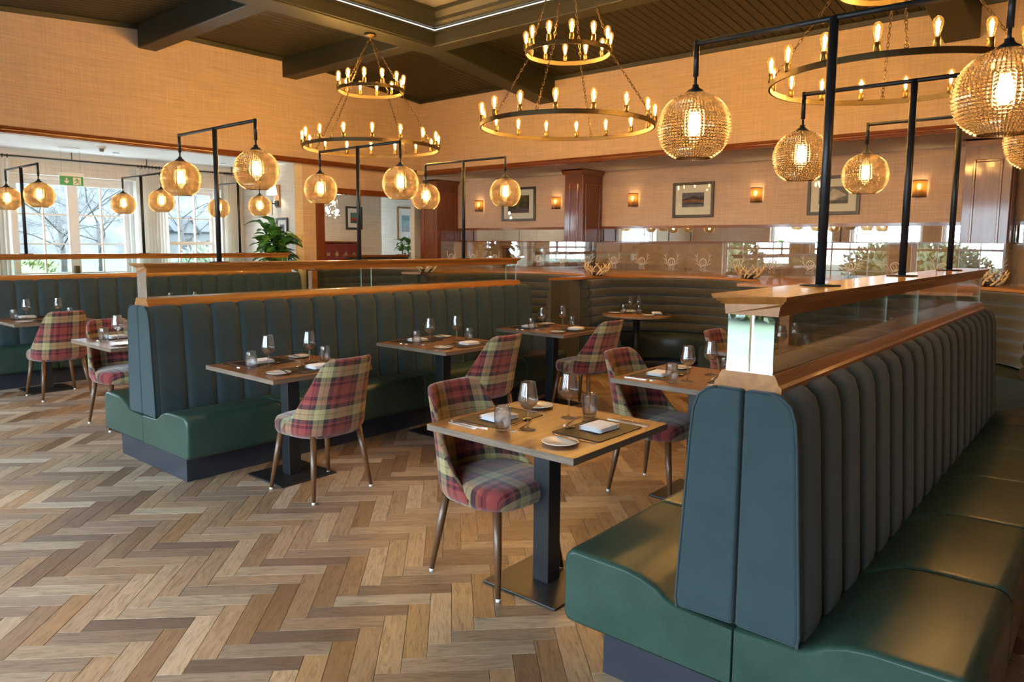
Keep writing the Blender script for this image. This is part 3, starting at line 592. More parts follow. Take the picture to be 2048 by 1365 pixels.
# ------------------------------------------------------------------ banquettes
BL = BX1-BX0
def arc(cx, cy, r, a0, a1, n): return [(cx+r*math.cos(R(a0+(a1-a0)*i/n)), cy+r*math.sin(R(a0+(a1-a0)*i/n))) for i in range(n+1)]
seat_prof = [(.004, .18)]+arc(.625, .21, .03, -90, 0, 3)+arc(.605, .412, .05, 0, 90, 5)+[(.40, .458), (.335, .448), (.275, .425), (.235, .398), (.20, .386), (.004, .380)]
back_pts = [(.195, .385), (.200, .42), (.190, .60), (.178, .80), (.168, .98), (.160, 1.06), (.145, 1.105), (.115, 1.13), (.085, 1.138)]
NCH = 19
def make_banquette(key, label):
    t = thing('banquette', label, 'banquette', (BX0, YC[key], 0), group='double sided channelled banquettes')
    box(.055, BL-.055, -.51, .51, 0, .185).build('plinth', M['plinth'], t, bevel=.003)
    sm = {}
    for s in (1, -1):
        for k in range(6):
            if s not in sm:
                b = MB(); pr = [(s*y, z) for y, z in seat_prof]; L = BL/6
                xs = [.0, .004, .014, .03, L-.03, L-.014, L-.004, L]; ins = [.012, .005, .0015, 0, 0, .0015, .005, .012]
                cy, cz = .32, .30; n = len(pr); vs = []
                for x, d in zip(xs, ins):
                    for (y, z), (yy, zz) in zip(pr, seat_prof):
                        fy = 1 if yy < .01 else 1-d/.33; fz = 1-d/.13
                        vs.append((x, s*(yy if yy < .01 else cy+(yy-cy)*fy), cz+(z-cz)*fz))
                b.add(vs, [((i*n+j, i*n+(j+1) % n, (i+1)*n+(j+1) % n, (i+1)*n+j) if s < 0 else (i*n+j, (i+1)*n+j, (i+1)*n+(j+1) % n, i*n+(j+1) % n)) for i in range(len(xs)-1) for j in range(n)], True)
                b.add([vs[j] for j in range(n)], [tuple(range(n)) if s > 0 else tuple(reversed(range(n)))]); b.add([vs[(len(xs)-1)*n+j] for j in range(n)], [tuple(reversed(range(n))) if s > 0 else tuple(range(n))])
                sm[s] = b.mesh('seat')
            o = link('seat', sm[s], M['leather'], t, loc=(k*BL/6, 0, 0))
        # end pads and channels
        ed = MB(); ep = [(.003, .388)]+back_pts+[(.003, 1.138)]
        ed.prism([(s*y, z) for y, z in ep], 'x', 0, .05)
        e = ed.build('end_pad', M['velvet'], t, bevel=.012, seg=3)
        pp = MB(); pp.tube([(.004, s*y, z) for y, z in back_pts], .0045, 6); pp.build('piping', M['velvet'], e)
        e2 = copy_tree(e, t); e2.location.x = BL-.05
        w = (BL-.05)/NCH; ch = MB(); NU, NVV = 14, len(back_pts)-1
        def fn(u, v, s=s, w=w):
            i = v*NVV; k = min(int(i), NVV-1); q = i-k; y = back_pts[k][0]*(1-q)+back_pts[k+1][0]*q; z = back_pts[k][1]*(1-q)+back_pts[k+1][1]*q
            bu = (1-abs(2*u-1)**5); dy = .020*bu-.020; top = max(0, (z-1.0)/.14)
            return (u*w, s*(y+.006+dy*(1-.3*top)), z+ .012*bu*top-.006*top)
        ch.grid(fn, NU, NVV*2); 
        if s > 0: ch.f = [tuple(reversed(f)) for f in ch.f]
        cme = ch.mesh('channel')
        for k in range(NCH): link('channel', cme, M['velvet'], t, loc=(.025+k*w, 0, 0))
    box(.03, BL-.03, -.12, .12, .38, 1.12).build('core', M['dark'], t)
    rp = [(-.105, 1.13), (.105, 1.13), (.105, 1.15), (.096, 1.158), (.088, 1.178), (.082, 1.188), (-.082, 1.188), (-.088, 1.178), (-.096, 1.158), (-.105, 1.15)]
    MB().prism(rp, 'x', .03, BL-.12).build('rail', M['oak'], t)
    cp = [(-.082, 1.362), (.082, 1.362), (.086, 1.392), (.094, 1.394), (.094, 1.401), (.104, 1.403), (.104, 1.409), (.112, 1.411), (.116, 1.424), (-.116, 1.424), (-.112, 1.411), (-.104, 1.409), (-.104, 1.403), (-.094, 1.401), (-.094, 1.394), (-.086, 1.392)]
    cap = MB(); xs = [(.0, 1.0), (BL-.13, 1.0)]; n = len(cp)
    vs = [((.04 if abs(y) < .09 else .04-(abs(y)-.082)) if i == 0 else (BL-.16 if abs(y) < .09 else BL-.16+(abs(y)-.082)), y, z) for i in (0, 1) for y, z in cp]
    cap.add(vs, [(j, (j+1) % n, n+(j+1) % n, n+j) for j in range(n)]); cap.f += [tuple(reversed(range(n))), tuple(range(n, 2*n))]; cap.sm += [False]*2
    cap.build('cap', M['oak'], t)
    for s in (1, -1):
        for a, b in ((.045, 1.95), (1.953, BL-.165)):
            g = box(a, b, s*.070-.004, s*.070+.004, 1.188, 1.362).build('glass_panel', M['clear'], t)
            box(b-.0015, b+.0005, s*.070-.0042, s*.070+.0042, 1.188, 1.362).build('glass_edge', M['gedge'], g)
    box(.040, .045, -.072, .072, 1.188, 1.362).build('mirror_end', M['mirror'], t)
    return t
make_banquette('R', 'long teal channelled banquette with green leather seats, farthest from the windows')
make_banquette('L', 'long teal channelled banquette with green leather seats, middle one of three')
make_banquette('F', 'long teal channelled banquette with green leather seats, beside the window bay')

# ------------------------------------------------------------------ double globe lamps on the banquette caps
def globe_mesh():
    m = MB(); fac = []; r = .146; nu, nv = 60, 28; t0, t1 = R(14), R(152)
    def P(a, t, k=1.0): return (r*k*math.cos(a)*math.sin(t), r*k*math.sin(a)*math.sin(t), r*k*.96*math.cos(t))
    for j in range(nv+1):
        for i in range(nu): m.v.append(P(2*PI*i/nu, t0+(t1-t0)*j/nv))
    for j in range(nv):
        for i in range(nu):
            a, b, c, d = j*nu+i, j*nu+(i+1) % nu, (j+1)*nu+(i+1) % nu, (j+1)*nu+i; e = len(m.v)
            m.v.append(P(2*PI*(i+.5)/nu, t0+(t1-t0)*(j+.5)/nv, 1.038)); m.f += [(a, d, e), (d, c, e), (c, b, e), (b, a, e)]; m.sm += [False]*4; fac.append(e)
    me = m.mesh('globe_shade'); q = set(fac); me.attributes.new('facet', 'FLOAT', 'POINT').data.foreach_set('value', [1.0 if i in q else 0.0 for i in range(len(me.vertices))]); me.materials.append(M['globe']); return me
GL = globe_mesh()
cap_me = MB().lathe([(.001, .175), (.014, .172), (.016, .160), (.034, .148), (.041, .137), (.036, .133), (.001, .134)], 18).mesh('shade_cap')
holder_me = MB().lathe([(.001, .135), (.017, .132), (.017, .062), (.001, .060)], 14).mesh('lamp_holder')
bulb_me = MB().lathe([(.001, .062), (.013, .060), (.020, .040), (.025, .010), (.022, -.014), (.012, -.028), (.001, -.031)], 16).mesh('bulb')
def globe_lamp(x, yc, label, arm=.55):
    t = thing('globe_lamp', label, 'lamp', (x, yc, 1.424), group='double globe lamps standing on the banquette caps'); Z = 2.39-1.424
    MB().lathe([(.001, 0), (.072, 0), (.072, .006), (.001, .006)], 24).build('base_plate', M['black'], t)
    MB().tube([(0, 0, .005), (0, 0, Z+.005)], .0175, 14).build('pole', M['black'], t)
    MB().tube([(0, -arm, Z), (0, arm, Z)], .0115, 10).build('arm', M['black'], t)
    for s in (1, -1):
        MB().tube([(0, s*arm, Z+.0115), (0, s*arm, Z-.13)], .0115, 10).build('drop_sleeve', M['black'], t); MB().tube([(0, s*arm, Z-.12), (0, s*arm, Z-.19)], .0065, 8).build('drop_rod', M['black'], t)
        c = (0, s*arm, 2.055-1.424); g = link('globe_shade', GL, None, t, loc=c)
        link('shade_cap', cap_me, M['black'], t, loc=c); link('lamp_holder', holder_me, M['black'], t, loc=c); link('bulb', bulb_me, M['filament_big'], t, loc=c)
for key, nm, xs in (('R', 'banquette farthest from the windows', (2.82, 4.10, 5.36)), ('L', 'middle banquette', (2.69, 3.97, 5.27)), ('F', 'banquette beside the window bay', (2.71, 4.0, 5.30))):
    for x, w in zip(xs, ('at the open floor end', 'halfway along', 'at the booth end')):
        globe_lamp(x, YC[key]+(.02 if key == 'R' else 0), 'black double globe lamp %s of the %s' % (w, nm), .535 if key == 'R' else .55)

# ------------------------------------------------------------------ chandeliers
def chain_mesh(p, q):
    p = Vector(p); q = Vector(q); d = (q-p); L = d.length; d.normalize(); n = max(3, int(L/.036)); m = MB(); u = d.orthogonal().normalized(); w = d.cross(u)
    for i in range(n):
        c = p+d*(L*(i+.5)/n); a = u if i % 2 else w; b = w if i % 2 else u; h = L/n*.68
        pts = [c+d*h*math.cos(x)+b*.0095*math.sin(x) for x in [2*PI*k/10 for k in range(10)]]; pts.append(pts[0])
        m.tube(pts, .0030, 4, caps=False)
    return m
hold_me = MB().lathe([(.001, 0), (.017, .0), (.021, .004), (.021, .062), (.016, .066), (.001, .066)], 12).mesh('bulb_holder')
env_me = MB().lathe([(.013, .064), (.015, .075), (.022, .10), (.030, .135), (.031, .152), (.026, .170), (.014, .183), (.004, .187), (.001, .188)], 14).mesh('bulb_glass')
fm = MB(); 
for k in range(4):
    a = k*PI/2; fm.tube([(.005*math.cos(a), .005*math.sin(a), .085), (.010*math.cos(a+.3), .010*math.sin(a+.3), .152)], .0032, 4)
fil_me = fm.mesh('filament')
def chandelier(x, y, z1, z2, zc, label, r1=.835, r2=.405):
    t = thing('ring_chandelier', label, 'chandelier', (x, y, z1), group='two tier ring chandeliers')
    def ring(r, z, nb, nm, ph):
        o = MB().lathe([(r-.007, 0), (r+.007, 0), (r+.007, .040), (r-.007, .040)], 72, (0, 0, z), False, True).build(nm, M['brass'], t)
        for k in range(nb):
            a = 2*PI*(k+ph)/nb; c = (r*math.cos(a), r*math.sin(a), z+.034)
            h = link('bulb_holder', hold_me, M['brass2'], o, loc=c); link('bulb_glass', env_me, M['bulb'], o, loc=c); link('filament', fil_me, M['filament'], o, loc=c)
    ring(r1, 0, 16, 'lower_ring', .3); ring(r2, z2-z1, 12, 'upper_ring', .35)
    for k in range(4):
        a = PI/2*k+R(18); e = (r1*math.cos(a), r1*math.sin(a), .06); f = (r2*math.cos(a), r2*math.sin(a), z2-z1+.01); g = (r2*math.cos(a), r2*math.sin(a), z2-z1+.05)
        chain_mesh(e, f).build('chain', M['chain'], t); chain_mesh(g, (.02*math.cos(a), .02*math.sin(a), zc-z1-.06)).build('chain', M['chain'], t)
        MB().torus((e[0], e[1], .055), .014, .003, (math.cos(a), math.sin(a), 0), 12, 5).build('chain_eye', M['chain'], t)
    MB().lathe([(.001, zc-z1), (.075, zc-z1), (.075, zc-z1-.03), (.01, zc-z1-.034), (.008, zc-z1-.08), (.001, zc-z1-.08)], 28).build('canopy', M['brass'], t)
chandelier(5.9, 7.33, 2.73, 3.43, 4.13, 'two tier bronze ring chandelier hung from the beam by the windows')
chandelier(5.82, 4.26, 2.69, 3.38, 4.55, 'two tier bronze ring chandelier hung from the coffer centre')
chandelier(5.85, 1.40, 2.74, 3.40, 4.13, 'two tier bronze ring chandelier hung from the beam farthest from the windows')

# ------------------------------------------------------------------ tables
def rect_table(x, y, label, w=.745, d=.82):
    t = thing('dining_table', label, 'table', (x+w/2, y+d/2, 0), group='square dining tables')
    tp = box(-w/2, w/2, -d/2, d/2, .724, .751).build('tabletop', M['edge'], t, bevel=.001); box(-w/2+.0015, w/2-.0015, -d/2+.0015, d/2-.0015, .750, .7525).build('surface', M['top'], tp)
    box(-.045, .045, -.045, .045, .01, .724).build('column', M['black'], t, bevel=.003); box(-.21, .21, -.21, .21, 0, .011).build('base_plate', M['black'], t, bevel=.003)
    return t
ROWS = {4: 'fourth', 3: 'third', 2: 'second', 1: 'first', 5: 'fifth'}
TB = []   # x, y, description, level of detail
def place(row, pos, x, y, lod): TB.append((x, y, '%s table of the %s row from the windows' % (pos, ROWS[row]), lod, row, pos))
place(4, 'open-floor', 2.22, 1.57, 2); place(4, 'middle', 3.77, 1.58, 2); place(4, 'booth-side', 5.29, 1.58, 1)
place(3, 'open-floor', 2.325, 3.84, 2); place(3, 'middle', 3.82, 3.90, 2); place(3, 'booth-side', 5.27, 3.86, 2)
place(2, 'open-floor', 2.2, 5.90, 1); place(2, 'middle', 3.7, 5.90, 0); place(2, 'booth-side', 5.2, 5.90, 0)
place(1, 'open-floor', 2.22, 8.28, 1); place(1, 'middle', 3.72, 8.28, 0)
place(5, 'open-floor', 2.36, -.66, 0)
# tableware meshes
wine_me = MB().lathe([(.0, .0), (.035, .0), (.036, .0022), (.020, .005), (.006, .010), (.0042, .020), (.0042, .075), (.0065, .088), (.018, .096), (.036, .112), (.0455, .130), (.0452, .140), (.041, .165), (.0355, .195), (.0328, .2135), (.0325, .2156), (.0320, .2160), (.0315, .2156), (.0317, .2135), (.0344, .195), (.0395, .165), (.0436, .140), (.0438, .131), (.035, .114), (.016, .0985), (.0, .0960)], 28).fixed('wine_glass')
tum_me = MB().lathe([(.0, .0), (.027, .0), (.030, .003), (.0345, .025), (.0375, .055), (.0370, .085), (.0348, .1095), (.0345, .1115), (.0339, .1120), (.0333, .1115), (.0335, .1095), (.0357, .085), (.0360, .055), (.033, .026), (.028, .014), (.0, .012)], 28).fixed('tumbler')
plate_me = MB().lathe([(.0008, .004), (.045, .004), (.052, .0065), (.076, .0125), (.077, .014), (.074, .0145), (.050, .0095), (.0008, .0075)], 32).mesh('side_plate')
def fold(u, v): return (.078*(2*u-1), .058*(2*v-1))
nk = MB()
for k, (w, d, z) in enumerate(((.078, .058, .001), (.076, .057, .0085), (.0775, .056, .016))):
    n = 10
    def top(u, v, w=w, d=d, z=z, s=1): return (w*(2*u-1), d*(2*v-1), z+.0055*(1-abs(2*u-1)**10)*(1-abs(2*v-1)**10)+.0006*math.sin(7*u+3*v+k))
    def bot(u, v, w=w, d=d, z=z): return (w*(1-2*u), d*(2*v-1), z-.0006*(1-abs(2*u-1)**6)*(1-abs(2*v-1)**6)+.0010*math.sin(7*(1-u)+3*v+k))
    nk.grid(top, n, n); nk.grid(bot, n, n)
nap_me = nk.mesh('napkin')
mat_me = MB().prism([(x*.172+sx*.0, y*.128) for x, y, sx in ((-1, -.94, 0), (-.955, -1, 0), (.955, -1, 0), (1, -.94, 0), (1, .94, 0), (.955, 1, 0), (-.955, 1, 0), (-1, .94, 0))], 'z', 0, .003).mesh('placemat')
def knife_m(L=.215):
    m = MB(); m.prism([(0, -.006), (L*.45, -.0045), (L*.46, -.009), (L*.9, -.0085), (L, .002), (L*.46, .0035), (L*.45, .0045), (0, .006)], 'z', .0, .0028); return m.mesh('table_knife')
def fork_m(L=.195):
    m = MB(); m.prism([(0, -.006), (L*.55, -.003), (L*.68, -.0035), (L*.74, -.012), (L*.74, .012), (L*.68, .0035), (L*.55, .003), (0, .006)], 'z', .0004, .0026)
    for k in range(4): y = -.0115+k*.0063; m.box(L*.735, L, y, y+.0040, .0008, .0026)
    return m.mesh('table_fork')
def spoon_m(L=.18):
    m = MB(); m.prism([(0, -.006), (L*.68, -.0028), (L*.72, -.003), (L*.72, .003), (L*.68, .0028), (0, .006)], 'z', .0004, .0026)
    m.grid(lambda u, v: (L*.86+L*.15*math.cos(2*PI*u)*v, .019*math.sin(2*PI*u)*v, .0015+.0055*v*v), 14, 4); m.grid(lambda u, v: (L*.86+L*.15*math.cos(2*PI*u)*v, -.019*math.sin(2*PI*u)*v, .0005+.0055*v*v), 14, 4); return m.mesh('dessert_spoon')
kn_me, fk_me, sp_me, bk_me = knife_m(), fork_m(), spoon_m(), knife_m(.17)
for me_, k in ((wine_me, 'glass'), (tum_me, 'glass'), (plate_me, 'china'), (nap_me, 'linen'), (mat_me, 'slate'), (kn_me, 'steel'), (fk_me, 'steel'), (sp_me, 'steel'), (bk_me, 'steel')): me_.materials.append(M[k])
def ware(name, me, x, y, z, rz, label, cat, group):
    o = link(name, me, None, loc=(x, y, z)); o.rotation_euler = (0, 0, rz); return tag(o, label, cat, group)
def setting(cx, cy, rz, desc, lod, rg, z=.7530):
    c, s = math.cos(rz), math.sin(rz)
    def P(x, y, nm, me, lab, cat, grp, dz=0, a=0):
        j = lambda q: rg.uniform(-q, q)
        x += j(.006); y += j(.006); return ware(nm, me, cx+c*x-s*y, cy+s*x+c*y, z+dz, rz+a+j(.05), lab % desc, cat, grp+', '+desc)
    # local frame: diner sits at -y, table centre is the origin
    P(.055, -.235, 'placemat', mat_me, 'black leather placemat, %s', 'placemat', 'placemats')
    P(.075, -.230, 'napkin', nap_me, 'folded white linen napkin, %s', 'napkin', 'napkins', .0034, rg.uniform(-.12, .12))
    P(-.235, -.245, 'side_plate', plate_me, 'small white side plate, %s', 'plate', 'side plates')
    P(.150, -.004, 'wine_glass', wine_me, 'clear stemmed wine glass, %s', 'wine glass', 'wine glasses')
    P(.238, -.066, 'tumbler', tum_me, 'clear water tumbler, %s', 'tumbler', 'tumblers')
    if lod >= 1:
        P(-.145, -.365, 'table_fork', fk_me, 'steel table fork, %s', 'fork', 'forks', 0, PI/2); P(.262, -.365, 'table_knife', kn_me, 'steel table knife, %s', 'knife', 'knives', 0, PI/2)
    if lod >= 2:
        P(-.225, -.33, 'butter_knife', bk_me, 'short butter knife, %s', 'knife', 'butter knives', .0150, PI/2-.25); P(.16, -.098, 'dessert_spoon', sp_me, 'steel dessert spoon, %s', 'spoon', 'dessert spoons', 0, PI+.15)
        P(.02, -.080, 'dessert_fork', fk_me, 'steel dessert fork, %s', 'fork', 'dessert forks', 0, .25); P(.282, -.36, 'starter_knife', bk_me, 'slim starter knife, %s', 'knife', 'starter knives', 0, PI/2)
for i, (x, y, desc, lod, row, pos) in enumerate(TB):
    rect_table(x, y, 'square walnut grained %s' % desc)
    rg = random.Random(i)
    sides = ('banquette side', 'chair side') if row in (2, 4) else ('chair side', 'banquette side')
    for sd, an in zip(sides, (0, PI)): setting(x+.3725, y+.41, an, '%s of the %s table, %s row from the windows' % (sd, pos, ROWS[row]), lod, rg)

# ------------------------------------------------------------------ tartan chairs
def chair_proto():
    t = thing('tartan_chair', 'red tartan upholstered dining chair', 'chair', group='tartan upholstered dining chairs')
    # seat pad (front is +y)
    m = MB(); m.uv = []
    def sq(a, ex): return math.copysign(abs(math.cos(a))**ex, math.cos(a)), math.copysign(abs(math.sin(a))**ex, math.sin(a))
    n = 36; lay = [(.0, .492, 0), (.5, .494, 0), (.85, .488, 0), (.96, .478, 0), (1.0, .455, 0), (1.0, .415, 0), (.965, .392, 0), (.88, .384, 0), (.0, .384, 0)]
    vs = []
    for r_, z, _ in lay:
        for k in range(n):
            a = 2*PI*k/n; cx, cy = sq(a, .62); wid = .245-.02*max(0, -cy); x = wid*cx*r_; yy = .235*cy*r_+.015
            vs.append((x, yy, z+(.006*(1-r_)))); m.uv.append((x+.03, (yy+.235) if z > .47 else yy+.235+(.475-z)*(1 if abs(cy) > abs(cx) else 0)))
    m.add(vs, [(i*n+k, (i+1)*n+k, (i+1)*n+(k+1) % n, i*n+(k+1) % n) for i in range(len(lay)-1) for k in range(n)], True)
    m.build('seat', M['tartan'], t)
    # wrap-around backrest shell
    m = MB(); m.uv = []; NU, NV = 40, 14; TH = .030
    def topz(a):
        a = abs(a)
        if a < 30: return .878
        if a < 52: return .878-.05*((a-30)/22)**2
        return .828-(.828-.425)*((a-52)/44)**.95
    def shell(u, v, off):
        a = -96+192*u; zt = topz(a); z0 = .385+.012*(abs(a)/96)**2; z = z0+(zt-z0)*v; ra = R(a)
        k = (z-.40)/.47; wx = (.258-off)*(1-.14*k); wy = (.250-off)
        ex = .72; sx = math.copysign(abs(math.sin(ra))**ex, math.sin(ra)); cy = math.copysign(abs(math.cos(ra))**ex, math.cos(ra))
        lean = -.115*max(0, k)**1.3
        b = .0 if z > .45 else (.45-z)/.058; shrink = 1-.10*b*b
        return Vector((wx*sx*shrink, -wy*cy*shrink+lean+.015, z))
    def rimmed(i, j):
        u, v = i/NU, j/NV; return shell(u, v, 0), shell(u, v, TH)
    outer = [[rimmed(i, j)[0] for i in range(NU+1)] for j in range(NV+1)]; inner = [[rimmed(i, j)[1] for i in range(NU+1)] for j in range(NV+1)]
    def loop(i):  # closed section at column i: outer up, rounded rim, inner down
        o = [outer[j][i] for j in range(NV+1)]; q = [inner[j][i] for j in range(NV+1)]
        mid = (o[-1]+q[-1])/2+Vector((0, 0, .011)); o2 = o[-1]*.8+q[-1]*.2+Vector((0, 0, .007)); q2 = o[-1]*.2+q[-1]*.8+Vector((0, 0, .007))
        return o+[o2, mid, q2]+list(reversed(q))
    secs = [loop(i) for i in range(NU+1)]
    # close the front ends with a rounded cap section
    def squash(sec, dy):
        n_ = len(sec); c = [(sec[k]+sec[n_-1-k])/2 for k in range(n_)]; return [c[k]*.55+sec[k]*.45+Vector((0, dy, 0)) for k in range(n_)]
    secs = [squash(secs[0], .012)]+secs+[squash(secs[-1], .012)]; n = len(secs[0]); s_len = 0; prev = None
    for i, sec in enumerate(secs):
        mid = sec[n//4]
        if prev is not None: s_len += (Vector((mid.x, mid.y))-prev).length
        prev = Vector((mid.x, mid.y))
        for k, p in enumerate(sec): m.uv.append((s_len, p.z if k <= NV+1 else p.z+.07))
    m.add([p for sec in secs for p in sec], [(i*n+k, (i+1)*n+k, (i+1)*n+(k+1) % n, i*n+(k+1) % n) for i in range(len(secs)-1) for k in range(n)], True)
    b = len(m.v)-len(secs)*n; m.f += [tuple(b+k for k in range(n)), tuple(b+(len(secs)-1)*n+k for k in reversed(range(n)))]; m.sm += [True]*2
    m.build('backrest', M['tartan'], t)
    for sx in (1, -1):
        for sy in (1, -1):
            foot = Vector((sx*.222, .01+sy*.222, .014)); topp = Vector((sx*.172, .01+sy*.165, .405))
            l = MB().tube([topp, topp.lerp(foot, .5), foot], [.0205, .018, .0115], 12).build('leg', M['leg'], t)
            MB().lathe([(.001, 0), (.0115, 0), (.012, .012), (.0105, .016), (.001, .016)], 12, (foot.x, foot.y, 0)).build('foot_pad', M['pad'], l)
    return t
proto = chair_proto(); used = [False]
def chair(x, y, rz, label):
    o = proto if not used[0] else copy_tree(proto); used[0] = True
    o.location = (x, y, 0); o.rotation_euler = (0, 0, rz); o['label'] = label; return o
for x, y, rz, l in ((2.52, 2.235, PI-.04, 'open-floor table of the fourth row'), (4.06, 2.225, PI-.02, 'middle table of the fourth row'), (5.56, 2.25, PI, 'booth-side table of the fourth row'), (2.665, 3.855, .03, 'open-floor table of the third row'), (4.16, 3.87, -.02, 'middle table of the third row'), (5.63, 3.86, -.03, 'booth-side table of the third row'), (2.545, 6.56, PI, 'open-floor table of the second row'), (4.05, 6.56, PI, 'middle table of the second row'), (2.565, 8.235, .02, 'open-floor table of the first row'), (4.08, 8.23, 0, 'middle table of the first row')):
    chair(x, y, rz, 'red tartan chair at the %s from the windows' % l)

# ------------------------------------------------------------------ curved booths with an oak ledge and etched glass screen
LZ = 1.18
BAY = [(7.0, 8.74, 1.06, 'by the window bay'), (7.15, 6.35, 1.16, 'behind the middle banquette end'), (7.62, 4.12, 1.02, 'facing the aisle'), (7.62, 1.50, .98, 'behind the banquette farthest from the windows'), (7.5, -.95, 1.05, 'at the far end of the room')]
AO = 106
XG = 9.0
front = []
for cx, cy, r, _ in BAY: front += [(cx+r*math.cos(R(AO-2*AO*i/28)), cy+r*math.sin(R(AO-2*AO*i/28))) for i in range(29)]
front = [(6.55, 9.9)]+front+[(7.3, -2.3)]
poly_ = front+[(XG+.1, -2.3), (XG+.1, 9.9)]
led = tag(MB().prism(poly_, 'z', LZ-.032, LZ).build('booth_ledge', M['oak_y'], bevel=.004), 'scalloped oak ledge running along the top of the curved booths', 'ledge')
inset = MB()
# carcass under the ledge, set back from the ledge edge
fr2 = []
for cx, cy, r, _ in BAY: fr2 += [(cx+(r+.05)*math.cos(R(AO-2*AO*i/28)), cy+(r+.05)*math.sin(R(AO-2*AO*i/28))) for i in range(29)]
fr2 = [(6.6, 9.85)]+fr2+[(7.35, -2.25)]
crc = MB().prism(fr2+[(XG+.06, -2.25), (XG+.06, 9.85)], 'z', 0, LZ-.032).build('booth_back_panel', M['booth_velvet']); tag(crc, 'dark olive velvet partition carrying the oak ledge behind the booths', 'partition')
for x, y, l in ((6.56, 9.62, 'oak post ending the ledge by the window bay'), (7.28, 2.58, 'oak post on the ledge nose behind the banquette farthest from windows')):
    tag(box(x-.05, x+.05, y-.05, y+.05, 0, LZ-.033).build('oak_post', M['oak'], bevel=.004), l, 'post')
for bi, (cx, cy, r, desc) in enumerate(BAY):
    t = thing('curved_booth', 'curved booth seat with ribbed dark olive back %s' % desc, 'booth', (cx, cy, 0), group='curved booths under the oak ledge'); NA = 30
    def ringprof(prof, nm, mat, a=AO-2, n=NA):
        m = MB(); k = len(prof); vs = [(rr*math.cos(R(a-2*a*i/n)), rr*math.sin(R(a-2*a*i/n)), z) for i in range(n+1) for rr, z in prof]
        m.add(vs, [(i*k+j, i*k+(j+1) % k, (i+1)*k+(j+1) % k, (i+1)*k+j) for i in range(n) for j in range(k)], True); b = 0
        m.f += [tuple(reversed(range(k))), tuple(n*k+j for j in range(k))]; m.sm += [False]*2
        return m.build(nm, mat, t)
    nr = 6; z0 = .46; h = (LZ-.036-z0)/nr
    for k in range(nr):
        zc = z0+k*h; tilt = .05*(1-k/nr); q = [(r+.045, zc), (r-.03-tilt, zc+.004)]+[(r-.035-tilt-.022*math.sin(PI*j/5), zc+.004+(h-.008)*j/5) for j in range(1, 5)]+[(r-.03-tilt, zc+h-.004), (r+.045, zc+h)]
        ringprof(q, 'back_rib', M['booth_velvet'])
    ringprof([(r+.04, .16), (r-.48, .16), (r-.50, .18), (r-.50, .40), (r-.485, .44), (r-.45, .462), (r-.2, .462), (r+.04, .44)], 'seat', M['booth_leather'])
    ringprof([(r+.04, 0), (r-.42, 0), (r-.42, .165), (r+.04, .165)], 'plinth', M['plinth'], AO-4)
def round_table(x, y, desc, lod):
    t = thing('round_table', 'round walnut table in the curved booth %s' % desc, 'table', (x, y, 0), group='round booth tables')
    tp = MB().lathe([(.001, .724), (.408, .724), (.414, .728), (.414, .747), (.41, .751), (.001, .751)], 48).build('tabletop', M['edge'], t); MB().lathe([(.001, .7512), (.4085, .7512), (.4085, .7526), (.001, .7526)], 48).build('surface', M['top'], tp)
    MB().tube([(0, 0, .01), (0, 0, .724)], .04, 16).build('column', M['black'], t); MB().lathe([(.001, 0), (.22, 0), (.22, .008), (.05, .016), (.001, .016)], 32).build('base_plate', M['black'], t)
    rg = random.Random(int(x*97+y*13)); d = 'round table %s' % desc
    c = R(40)
    for k, (rz) in enumerate((R(-52), R(52))):
        d = '%s side of the round table %s' % (('farther-from-windows', 'nearer-windows')[k], desc)
        def P(px, py, nm, me, lab, cat, grp, dz=0, a=0, d=d):
            # diners sit on the curved side (+x)
            qx, qy = px, py; ca, sa = math.cos(rz), math.sin(rz); ware(nm, me, x+ca*qx-sa*qy, y+sa*qx+ca*qy, .7530+dz, rz+a, lab % d, cat, grp+', '+d)
        P(.23, .0, 'placemat', mat_me, 'black leather placemat, %s', 'placemat', 'placemats', 0, PI/2) if lod else None
        P(.24, .0, 'napkin', nap_me, 'folded white napkin, %s', 'napkin', 'napkins', .0034 if lod else .0005, PI/2); P(.10, .24 if k else -.24, 'side_plate', plate_me, 'white side plate, %s', 'plate', 'side plates')
        P(.03, .07, 'wine_glass', wine_me, 'clear wine glass, %s', 'wine glass', 'wine glasses'); P(.02, -.06 if k == 0 else .16, 'tumbler', tum_me, 'clear tumbler, %s', 'tumbler', 'tumblers')
round_table(7.3, 6.45, 'by the middle banquette', 1); round_table(7.56, 4.46, 'facing the aisle', 1); round_table(7.6, 1.62, 'by the oak post', 1)
# etched glass screen
gs = thing('glass_screen', 'etched frameless glass screen standing on the oak booth ledge', 'glass screen', (XG, 0, LZ))
def motif():
    m = MB(); r = .0028
    def st(pts): m.tube([(0, a, b) for a, b in pts], r, 4, caps=False)
    st([(.052*math.cos(q)*(1-.018*q), .055*math.sin(q)*(1-.018*q)+.005) for q in [i*.3 for i in range(0, 42)]])
    st([(-.02, -.035), (-.012, .02), (.0, .04), (.022, .032), (.02, .0), (.0, -.025), (-.015, -.02), (.01, -.045), (.04, -.06)])
    for s in (1, -1):
        st([(s*.02, -.062), (s*.058, -.03), (s*.078, .02), (s*.088, .07), (s*.118, .108)]); st([(s*.088, .07), (s*.085, .105), (s*.072, .122)]); st([(s*.078, .02), (s*.108, .045), (s*.125, .052)]); st([(s*.06, -.028), (s*.095, -.018), (s*.112, .0)])
        st([(s*.02, -.062), (s*.045, -.088), (s*.04, -.108), (s*.024, -.10)]); st([(s*.005, -.07), (s*.02, -.095), (s*.01, -.112)])
    return m.mesh('etched_motif')
mot = motif(); mot.materials.append(M['etched'])
jn = [9.3, 8.25, 6.40, 4.55, 2.7, .85, -1.0, -2.2]
